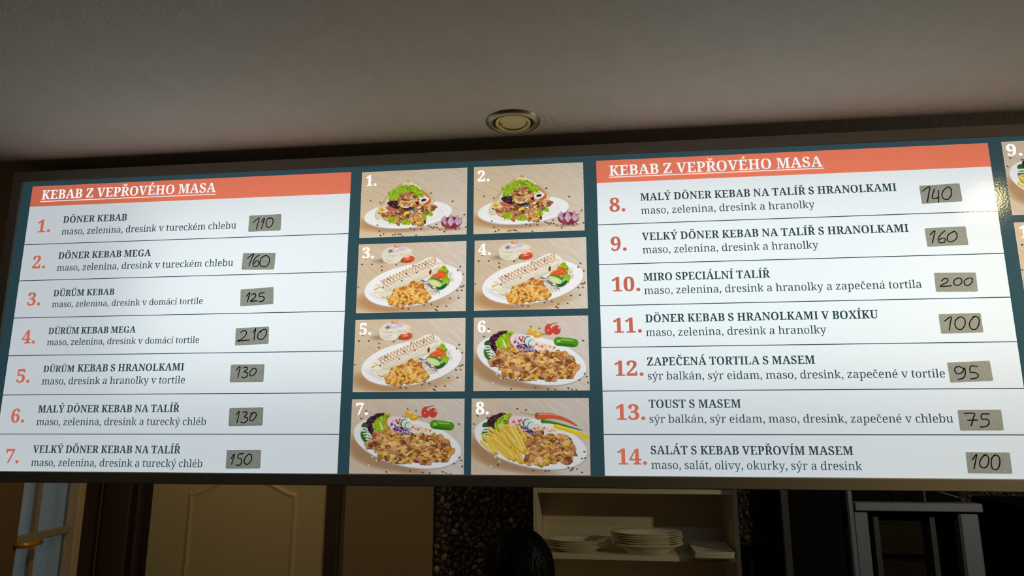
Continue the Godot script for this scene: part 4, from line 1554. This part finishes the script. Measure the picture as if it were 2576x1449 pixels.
func paint_platter(chips: bool) -> Image:
	# in the second picture everything lies a little lower and chips cover the left half
	var p := Paint.new(pts([90, 66, 2165, 28, 75, 1407, 2203, 1392]), 404 if chips else 303)
	p.table(Color8(214, 197, 174), Color8(218, 209, 202), 42)
	p.ell(430, 1010, 470, 210, Color8(178, 142, 104), 0.3, 24)
	p.ell(900, 1240, 620, 110, Color8(176, 142, 108), 0.4, 12)
	p.ell(1138, 848, 1002, 424, Color8(176, 168, 166), 0.02, 12)
	p.ell(1136, 832, 1002, 420, Color8(243, 246, 249), 0.008, 12)
	p.ell(1150, 850, 800, 310, Color8(226, 230, 240), 0.03, 12)
	p.ell(1150, 846, 792, 302, Color8(240, 242, 248), 0.05, 12)
	for i in 40:
		var a := TAU * i / 40.0
		p.line([Vector2(1136, 832) + Vector2(cos(a) * 880, sin(a) * 350).rotated(0.21), Vector2(1136, 832) + Vector2(cos(a) * 980, sin(a) * 405).rotated(0.21)], 5, 8, Color8(228, 232, 240), 0.7)
	if chips:
		p.curve(pts([960, 300, 1100, 330, 1240, 345]), 8, 12, Color8(150, 140, 70))
		p.curve(pts([1280, 365, 1460, 360, 1620, 380, 1800, 440, 1960, 525]), 125, 26, Color8(222, 98, 66))
		p.curve(pts([1290, 330, 1450, 330, 1640, 350]), 22, 10, Color8(246, 170, 140), 0.8)
		p.ell(1250, 350, 30, 44, Color8(104, 130, 50), 0.2, 10)
		p.curve(pts([1360, 455, 1520, 470, 1760, 530, 2060, 610]), 74, 12, Color8(64, 136, 44))
		p.curve(pts([1400, 440, 1540, 455, 1700, 495]), 16, 8, Color8(170, 206, 120), 0.8)
		p.curve(pts([1590, 545, 1760, 590, 1960, 660, 2180, 745]), 84, 66, Color8(240, 208, 46))
		p.curve(pts([1620, 525, 1800, 580, 2000, 650]), 18, 12, Color8(252, 240, 150), 0.8)
	else:
		p.ell(1110, 372, 70, 18, Color8(150, 134, 120), 0.6, 0, 0.7)
		p.ell(1158, 322, 80, 60, Color8(232, 178, 54), 0.05, 12)
		p.ell(1180, 292, 28, 16, Color8(254, 236, 170), 0.5, 12)
		p.ell(1262, 390, 84, 50, Color8(230, 170, 48), 0.06, -12)
		p.ell(1262, 368, 40, 14, Color8(252, 228, 150), 0.5, -8)
		p.ell(1390, 372, 60, 18, Color8(140, 118, 108), 0.6, 0, 0.7)
		p.ell(1600, 295, 74, 86, Color8(202, 74, 62), 0.05, 0)
		p.ell(1466, 286, 80, 102, Color8(212, 74, 58), 0.04, 0)
		p.ell(1508, 236, 16, 28, Color8(250, 200, 186), 0.5, -20)
		p.ell(1448, 300, 12, 12, Color8(250, 220, 210), 0.5)
		p.ell(1642, 258, 18, 22, Color8(246, 190, 178), 0.5, -20)
		p.curve(pts([1490, 190, 1560, 176, 1620, 160]), 12, 8, Color8(110, 60, 50))
		p.line(pts([1632, 505, 1920, 535]), 160, 150, Color8(80, 152, 34))
		p.line(pts([1640, 560, 1910, 585]), 60, 50, Color8(52, 112, 26), 0.7)
		p.line(pts([1700, 470, 1900, 490]), 34, 26, Color8(176, 210, 110), 0.7)
		p.ell(1640, 500, 34, 26, Color8(200, 224, 150), 0.5, 0, 0.8)
	# salad along the far rim
	p.ell(340, 540, 60, 50, Color8(50, 100, 44), 0.1, -30)
	p.ell(370, 730, 90, 130, Color8(60, 112, 44), 0.1, -25)
	for i in 6:
		p.curve([Vector2(270 + i * 26, 590 + i * 50), Vector2(400 + i * 14, 590 + i * 52), Vector2(430 + i * 12, 650 + i * 44), Vector2(350 + i * 20, 690 + i * 40)], 24, 16, p.pick([Color8(238, 242, 242), Color8(214, 222, 220), Color8(228, 234, 234)]))
	p.frill(pts([368, 500, 400, 420, 470, 370, 600, 325, 705, 318, 690, 380, 560, 440, 500, 520, 505, 640, 545, 775, 480, 720, 410, 620]), 190, RED_LEAF, 22)
	p.frill(pts([498, 510, 590, 405, 700, 345, 790, 318, 818, 350, 790, 430, 745, 480, 745, 590, 700, 690, 600, 695, 530, 650]), 240, LEAF, 28)
	p.curve(pts([620, 470, 660, 560, 700, 640]), 20, 60, Color8(214, 232, 168), 0.8)
	p.curve(pts([755, 420, 765, 520, 800, 600]), 56, 60, Color8(204, 128, 76))
	for a in [[850, 470, 92, 104], [962, 462, 92, 80]]:
		p.ell(a[0], a[1], a[2], a[3], Color8(238, 220, 228), 0.04)
		for i in 12:
			p.ell(a[0] + p.r.randf_range(-40, 40), a[1] + p.r.randf_range(-40, 60), 20, 12, p.pick([Color8(216, 92, 70), Color8(196, 74, 62), Color8(244, 206, 190), Color8(92, 58, 84)]), 0.3, p.r.randf_range(-80, 80), 0.9)
	p.ell(1078, 492, 66, 82, Color8(44, 78, 56), 0.04, 16)
	p.ell(1088, 496, 60, 76, Color8(214, 234, 226), 0.04, 16)
	p.ell(1150, 540, 62, 74, Color8(96, 150, 110), 0.04, 20)
	p.ell(1158, 546, 56, 68, Color8(222, 240, 234), 0.04, 20)
	for a in [[1262, 575, 90, 68], [1385, 605, 90, 60], [1510, 625, 90, 46]]:
		p.ell(a[0], a[1], a[2], a[3], Color8(240, 226, 216), 0.05, 14)
		for i in 7:
			p.ell(a[0] + p.r.randf_range(-55, 55), a[1] + p.r.randf_range(-34, 34), 24, 15, p.pick([Color8(234, 140, 74), Color8(214, 96, 60), Color8(244, 196, 90), Color8(250, 244, 238)]), 0.3, p.r.randf_range(-60, 60), 0.9)
	for i in 46:
		var v: Vector2 = p.inside(pts([1240, 660, 1500, 640, 1700, 700, 1600, 740, 1300, 730]))
		p.curve([v, v + Vector2(40, -18), v + Vector2(80, 4)], 14, 8, p.pick([Color8(248, 248, 244), Color8(226, 228, 220), Color8(238, 240, 236)]), 0.9)
	var red := pts([850, 600, 930, 545, 1050, 560, 1180, 620, 1195, 680, 1165, 760, 1060, 700, 940, 680])
	p.poly(red, Color8(70, 42, 80))
	for i in 60:
		var v: Vector2 = p.inside(red)
		var d := Vector2.from_angle(p.r.randf_range(-0.6, 1.2)) * 46
		p.curve([v - d, v + d.orthogonal() * p.r.randf_range(-0.6, 0.6), v + d], 14, 8, p.pick([Color8(126, 92, 144), Color8(190, 164, 204), Color8(90, 58, 104), Color8(222, 208, 228), Color8(60, 34, 66)]), 0.9)
	# meat
	if chips:
		p.meat(pts([1030, 780, 1100, 690, 1220, 720, 1270, 650, 1390, 720, 1500, 730, 1660, 720, 1760, 730, 1890, 810, 1945, 960, 1890, 1080, 1830, 1160, 1680, 1150, 1540, 1190, 1340, 1215, 1180, 1180, 1030, 1190, 1050, 1050, 1060, 900]), 0.6, PLATTER_MEAT, Color8(132, 78, 40), 88)
		var fries := [[420, 590, 480, 640, 640, 790], [300, 720, 430, 880, 530, 1030], [370, 740, 560, 940, 760, 1110], [270, 830, 380, 930, 490, 1030], [430, 770, 640, 960, 840, 1140], [400, 680, 600, 800, 760, 960, 960, 1180], [520, 640, 700, 830, 900, 1020], [590, 530, 640, 690, 780, 900], [640, 600, 760, 760, 900, 980, 1000, 1180], [690, 545, 820, 700, 990, 890], [740, 540, 800, 620, 930, 860], [800, 600, 920, 800, 1010, 1000], [840, 560, 930, 700, 1050, 960], [930, 560, 990, 660, 1060, 780], [480, 760, 700, 950, 860, 1130], [720, 700, 870, 880, 1010, 1010]]
		for f in fries:
			var l := pts(f)
			p.curve(l.map(func(v): return v + Vector2(5, 7)), 66, 60, Color8(176, 124, 36))
			p.curve(l, 60, 54, p.pick([Color8(238, 202, 74), Color8(230, 188, 60), Color8(242, 212, 96)]))
			p.curve(l.map(func(v): return v + Vector2(8, -12)), 18, 14, Color8(252, 234, 150), 0.85)
			p.ell(l[-1].x, l[-1].y, 24, 22, Color8(226, 172, 60), 0.3, 0, 0.7)
	else:
		p.meat(pts([500, 830, 545, 700, 640, 670, 720, 700, 750, 600, 830, 610, 890, 680, 960, 720, 1100, 740, 1190, 740, 1210, 650, 1330, 700, 1450, 730, 1640, 715, 1740, 735, 1870, 800, 1945, 960, 1900, 1060, 1865, 1160, 1720, 1150, 1600, 1155, 1480, 1205, 1200, 1165, 1120, 1195, 1020, 1190, 900, 1140, 780, 1110, 680, 1060, 560, 970, 400, 930, 400, 870, 480, 880]), 0.6, PLATTER_MEAT, Color8(132, 76, 38), 90)
	p.pepper(pts([905, 235, 1060, 255, 190, 370, 375, 405, 125, 520, 2090, 980, 2050, 1100, 2105, 1090, 1810, 1260, 1880, 1290, 1850, 1310, 1890, 1270, 1960, 1285, 2050, 1340, 1190, 1320, 1410, 1325, 1470, 1325, 560, 1235]) if chips else pts([1130, 230, 1285, 262, 360, 275, 270, 415, 2077, 490, 535, 335, 625, 1170, 775, 1367, 1215, 1345, 1450, 1370, 1575, 1375, 1815, 1350, 1880, 1373, 1960, 1385, 2015, 1200, 2145, 1143, 2168, 1250, 2105, 1090]))
	for v in pts([510, 1100, 590, 1170, 440, 1255]):
		p.ell(v.x, v.y, 16, 14, Color8(240, 238, 234), 0.3)
	return p.image()


# ==================================================================== what the sign says: kind, words, x, baseline, width, height of capitals or of x
const LEFT_TEXT := [
	["header", "KEBAB Z VEPŘOVÉHO MASA", -1.2200, 0.4836, 0.4172, 0.0216],
	["num", "1.", -1.2198, 0.4076, 0.0306, 0.0283],
	["name", "DÖNER KEBAB", -1.1597, 0.4271, 0.1533, 0.0152],
	["desc", "maso, zelenina, dresink v tureckém chlebu", -1.1597, 0.3998, 0.4107, 0.0109],
	["num", "2.", -1.2198, 0.3247, 0.0306, 0.0283],
	["name", "DÖNER KEBAB MEGA", -1.1597, 0.3444, 0.2194, 0.0150],
	["desc", "maso, zelenina, dresink v tureckém chlebu", -1.1597, 0.3173, 0.4105, 0.0109],
	["num", "3.", -1.2198, 0.2418, 0.0306, 0.0283],
	["name", "DÜRÜM KEBAB", -1.1597, 0.2607, 0.1433, 0.0139],
	["desc", "maso, zelenina, dresink v domácí tortile", -1.1597, 0.2364, 0.3488, 0.0098],
	["num", "4.", -1.2198, 0.1584, 0.0306, 0.0283],
	["name", "DÜRÜM KEBAB MEGA", -1.1597, 0.1775, 0.2030, 0.0141],
	["desc", "maso, zelenina, dresink v domácí tortile", -1.1597, 0.1536, 0.3486, 0.0098],
	["num", "5.", -1.2198, 0.0744, 0.0306, 0.0283],
	["name", "DÜRÜM", -1.1597, 0.0961, 0.0717, 0.0137],
	["name", "KEBAB S HRANOLKAMI", -1.0807, 0.0963, 0.2415, 0.0153],
	["desc", "maso, dresink a hranolky v tortile", -1.1597, 0.0698, 0.3248, 0.0109],
	["num", "6.", -1.2198, -0.0091, 0.0306, 0.0283],
	["name", "MALÝ DÖNER KEBAB NA TALÍŘ", -1.1597, 0.0112, 0.3186, 0.0154],
	["desc", "maso, zelenina, dresink a turecký chléb", -1.1597, -0.0151, 0.3790, 0.0109],
	["num", "7.", -1.2198, -0.0922, 0.0306, 0.0283],
	["name", "VELKÝ DÖNER KEBAB NA TALÍŘ", -1.1597, -0.0716, 0.3290, 0.0154],
	["desc", "maso, zelenina, dresink a turecký chléb", -1.1597, -0.0982, 0.3788, 0.0109],
]
const RIGHT_TEXT := [
	["header", "KEBAB Z VEPŘOVÉHO MASA", 0.0494, 0.4822, 0.4162, 0.0216],
	["num", "8.", 0.0481, 0.4065, 0.0306, 0.0283],
	["name", "MALÝ DÖNER KEBAB NA TALÍŘ S HRANOLKAMI", 0.1098, 0.4268, 0.4875, 0.0155],
	["desc", "maso, zelenina, dresink a hranolky", 0.1099, 0.3989, 0.3338, 0.0109],
	["num", "9.", 0.0481, 0.3249, 0.0306, 0.0283],
	["name", "VELKÝ DÖNER KEBAB NA TALÍŘ S HRANOLKAMI", 0.1098, 0.3445, 0.5004, 0.0155],
	["desc", "maso, zelenina, dresink a hranolky", 0.1099, 0.3176, 0.3338, 0.0109],
	["num", "10.", 0.0481, 0.2425, 0.0540, 0.0283],
	["name", "MIRO SPECIÁLNÍ TALÍŘ", 0.1098, 0.2622, 0.2397, 0.0155],
	["desc", "maso, zelenina, dresink a hranolky a zapečená tortila", 0.1099, 0.2356, 0.5115, 0.0109],
	["num", "11.", 0.0481, 0.1605, 0.0540, 0.0283],
	["name", "DÖNER KEBAB S HRANOLKAMI V BOXÍKU", 0.1098, 0.1797, 0.4287, 0.0155],
	["desc", "maso, zelenina, dresink a hranolky", 0.1099, 0.1529, 0.3338, 0.0109],
	["num", "12.", 0.0481, 0.0772, 0.0540, 0.0283],
	["name", "ZAPEČENÁ TORTILA S MASEM", 0.1098, 0.0962, 0.3085, 0.0155],
	["desc", "sýr balkán, sýr eidam, maso, dresink, zapečené v tortile", 0.1099, 0.0691, 0.5327, 0.0109],
	["num", "13.", 0.0481, -0.0056, 0.0540, 0.0283],
	["name", "TOUST S MASEM", 0.1098, 0.0160, 0.1693, 0.0155],
	["desc", "sýr balkán, sýr eidam, maso, dresink, zapečené v chlebu", 0.1099, -0.0116, 0.5372, 0.0109],
	["num", "14.", 0.0481, -0.0878, 0.0540, 0.0283],
	["name", "SALÁT S KEBAB VEPŘOVÍM MASEM", 0.1098, -0.0691, 0.3609, 0.0155],
	["desc", "maso, salát, olivy, okurky, sýr a dresink", 0.1099, -0.0956, 0.3734, 0.0109],
]
const PICTURE_TEXT := [
	["pic", "1.", -0.4635, 0.4835, 0.0226, 0.0231],
	["pic", "2.", -0.2225, 0.4828, 0.0243, 0.0231],
	["pic", "3.", -0.4649, 0.3249, 0.0244, 0.0231],
	["pic", "4.", -0.2203, 0.3248, 0.0255, 0.0231],
	["pic", "5.", -0.4642, 0.1651, 0.0241, 0.0231],
	["pic", "6.", -0.2200, 0.1658, 0.0249, 0.0231],
	["pic", "7.", -0.4648, 0.0049, 0.0243, 0.0231],
	["pic", "8.", -0.2227, 0.0055, 0.0252, 0.0231],
	["pic", "9.", 0.8038, 0.4883, 0.0268, 0.0231],
]
# price, centre x, centre y, tilt in degrees, pen strokes in millimetres from the centre
const STICKERS := [
	["110", -0.6842, 0.4094, 0.49, [[-26.5, 2.3, -14, 11.6, -14.9, 3, -18.3, -13.2], [-8.4, 2, -1.5, 11, -3.6, 0.1, -7, -12.5], [12.1, 10.4, 5.8, 8.7, 3, -1.5, 6, -9.4, 11.9, -9.7, 17.4, -3.3, 18.1, 6.4, 13.9, 10.3, 10.7, 9.2]]],
	["160", -0.6921, 0.3254, -1.32, [[-25.6, 6.1, -12.5, 16.1, -16.3, 4.4, -20.5, -10], [0.6, 13.4, -7.9, 6.7, -12.2, -4, -8.6, -11.2, -1.3, -10.1, 1.3, -4.1, -1.9, 0.7, -7.1, -1.2, -9.6, -5.2], [14.9, 12.5, 5.7, 6.6, 3.5, -4.1, 7.4, -10.8, 17.3, -11.8, 23.9, -4.3, 23.6, 6.5, 16.2, 12.1, 10.2, 10.2]]],
	["125", -0.6901, 0.2489, 2.72, [[-22.9, 2.5, -15.8, 10, -18, 0.3, -20.8, -10.1], [-12, 4.6, -6, 7, -2.3, 3.9, -5.8, -2.9, -14.1, -8.7, 1.2, -8.6], [17, 7.4, 6.6, 6.5, 5.8, -0.2, 12.3, 0, 16.5, -4.5, 13.3, -10.1, 5.4, -11.2]]],
	["210", -0.6945, 0.1660, 1.84, [[-25.8, 7.8, -20.1, 12.1, -13.4, 10.2, -13.1, 3.4, -22, -5, -31.1, -9.1, -4.7, -7.9], [2.6, 6.4, 7.5, 15.8, 5.9, 3.7, 4.6, -8.3], [20.9, 10.6, 14.5, 5.8, 12.2, -2.9, 17.7, -8.2, 25.5, -6.1, 31.2, 2.5, 30.1, 11.4, 23.4, 12.2, 18.4, 6.9]]],
	["130", -0.6994, 0.0892, 0.12, [[-23.6, 6.7, -16.3, 14.3, -17.3, 3.7, -19.2, -8.6], [-8.2, 11.5, -1.7, 12.6, -0.1, 8.4, -6.3, 3.5, 1.1, 0.5, 1, -5.2, -5.3, -9.3, -10.7, -7], [12.4, 9.5, 6.9, 3.4, 6.6, -4, 11.4, -5.3, 18.8, 0.8, 19.1, 7.7, 14.2, 10.2, 10.9, 8.3]]],
	["130", -0.6950, 0.0015, 1.10, [[-21.1, 4.3, -15.1, 11.4, -16, 1.3, -18.3, -11.1], [-6.6, 8.4, -0.2, 10.1, 2.1, 5.8, -3.5, -0.2, 3.6, -2.7, 2.2, -8.7, -4.1, -12.2, -10.1, -10.1], [13.4, 6, 9.4, -0.4, 9, -6.9, 14.2, -7.7, 20.6, -1.9, 22, 4.8, 17.4, 8.3, 9.8, 5.6]]],
	["150", -0.6938, -0.0821, 0.65, [[-26.3, 1.1, -19.7, 10.2, -21.8, -0.8, -24.2, -9.5], [-0.6, 10.8, -10.2, 9.7, -11.5, 2.6, -4.5, 0.9, -3.5, -6.1, -7.5, -11.5, -14.4, -11], [10.3, 9.5, 3.6, 2.5, 2.4, -6.2, 9, -10, 16.2, -3.4, 17.4, 5.9, 12.8, 10.2, 9.1, 8.4]]],
	["140", 0.6756, 0.4180, 1.77, [[-32, 7.1, -18.1, 15.1, -21.7, 0.9, -26.3, -15.4], [-9.9, 10, -16.4, -8.2, -4.6, -7.3], [-3.1, 6.2, -4.8, -5.3, -6.8, -17.1], [15, 12.3, 6.3, 6.3, 1.5, -3.3, 3.7, -10.9, 11.3, -12.2, 18, -4.5, 19.4, 7.8, 15, 12.6]]],
	["160", 0.6757, 0.3329, 1.17, [[-28.4, 4.7, -18.9, 12.5, -22.8, 0.1, -26.6, -11.4], [-1.7, 11, -11, 3, -15.4, -5.2, -13, -11.4, -5.2, -10.6, -2.8, -5.9, -6.3, -2.8, -13.2, -5.3], [14, 8.9, 4.4, 3.4, 0.5, -6, 5.7, -10.7, 15, -6.8, 19, 1.4, 16.2, 8.8, 11.6, 7.8]]],
	["200", 0.6817, 0.2447, -1.11, [[-24.8, 2.3, -19.4, 7, -14.1, 5.8, -15.8, -0.1, -28.4, -7.7, -8.5, -6.7], [5.5, 8, -1.8, 4.5, -3.8, -2.5, 0.8, -6.5, 8.7, -2.6, 10.5, 4.5, 6.5, 8], [22.6, 7.4, 15.7, 3.3, 14.5, -3.8, 20, -6.6, 27, -1.5, 29.2, 5.5, 24.8, 7.9]]],
	["100", 0.6809, 0.1675, 1.01, [[-27.7, 4.8, -15.4, 12.6, -18.5, 0.2, -21.8, -11.7], [-1.1, 11.6, -8.1, 6.1, -10.5, -2.6, -7.6, -9.7, -0.8, -11.2, 5.9, -4.4, 7.8, 5.5, 3.5, 11.4, -2.4, 10.9], [24.4, 11.6, 17.1, 3.9, 14, -4.7, 17.6, -11.6, 24.6, -11.3, 30.4, -2.8, 31.9, 7.1, 27.9, 11.5, 22, 10.7]]],
	["95", 0.6856, 0.0789, 2.10, [[-10.5, 6, -16.8, 10, -24.1, 7.9, -25.2, 0.6, -20.1, -3.3, -12.7, 0.1, -8.5, 7.2, -8.5, -2.6, -13.3, -10.8, -22.7, -12.8], [13.3, 8.6, 2.7, 9.8, 0.3, -0.5, 7.6, -2.1, 12.7, -6, 10, -11.2, -1, -13.1]]],
	["75", 0.6924, -0.0075, 0.37, [[-26.2, 12.2, -9.3, 12, -11.4, 4.5, -17, -9.2], [-21.7, -0.2, -13.1, 0.2, -5.2, 0.4], [15.3, 10.6, 3.5, 10.3, 2.2, 2, 9.6, 1.9, 13.9, -2.8, 9.1, -10.3, -1.9, -12.1]]],
	["100", 0.6965, -0.0815, -0.41, [[-26.3, 5.2, -18.6, 14.3, -21.8, 2.2, -25.5, -10.1], [-3.7, 14, -11.1, 8.1, -15.6, -1.2, -13, -7.6, -6.4, -8, -1.1, -1, 0.6, 8.3, -2.7, 13.5, -7.2, 12.8], [10.5, 13, 5.4, 7.2, 3.5, -4.4, 6.4, -11.2, 13.2, -10, 17.5, -1.9, 18.3, 8.5, 13.9, 13.7, 9.3, 11.8]]],
]
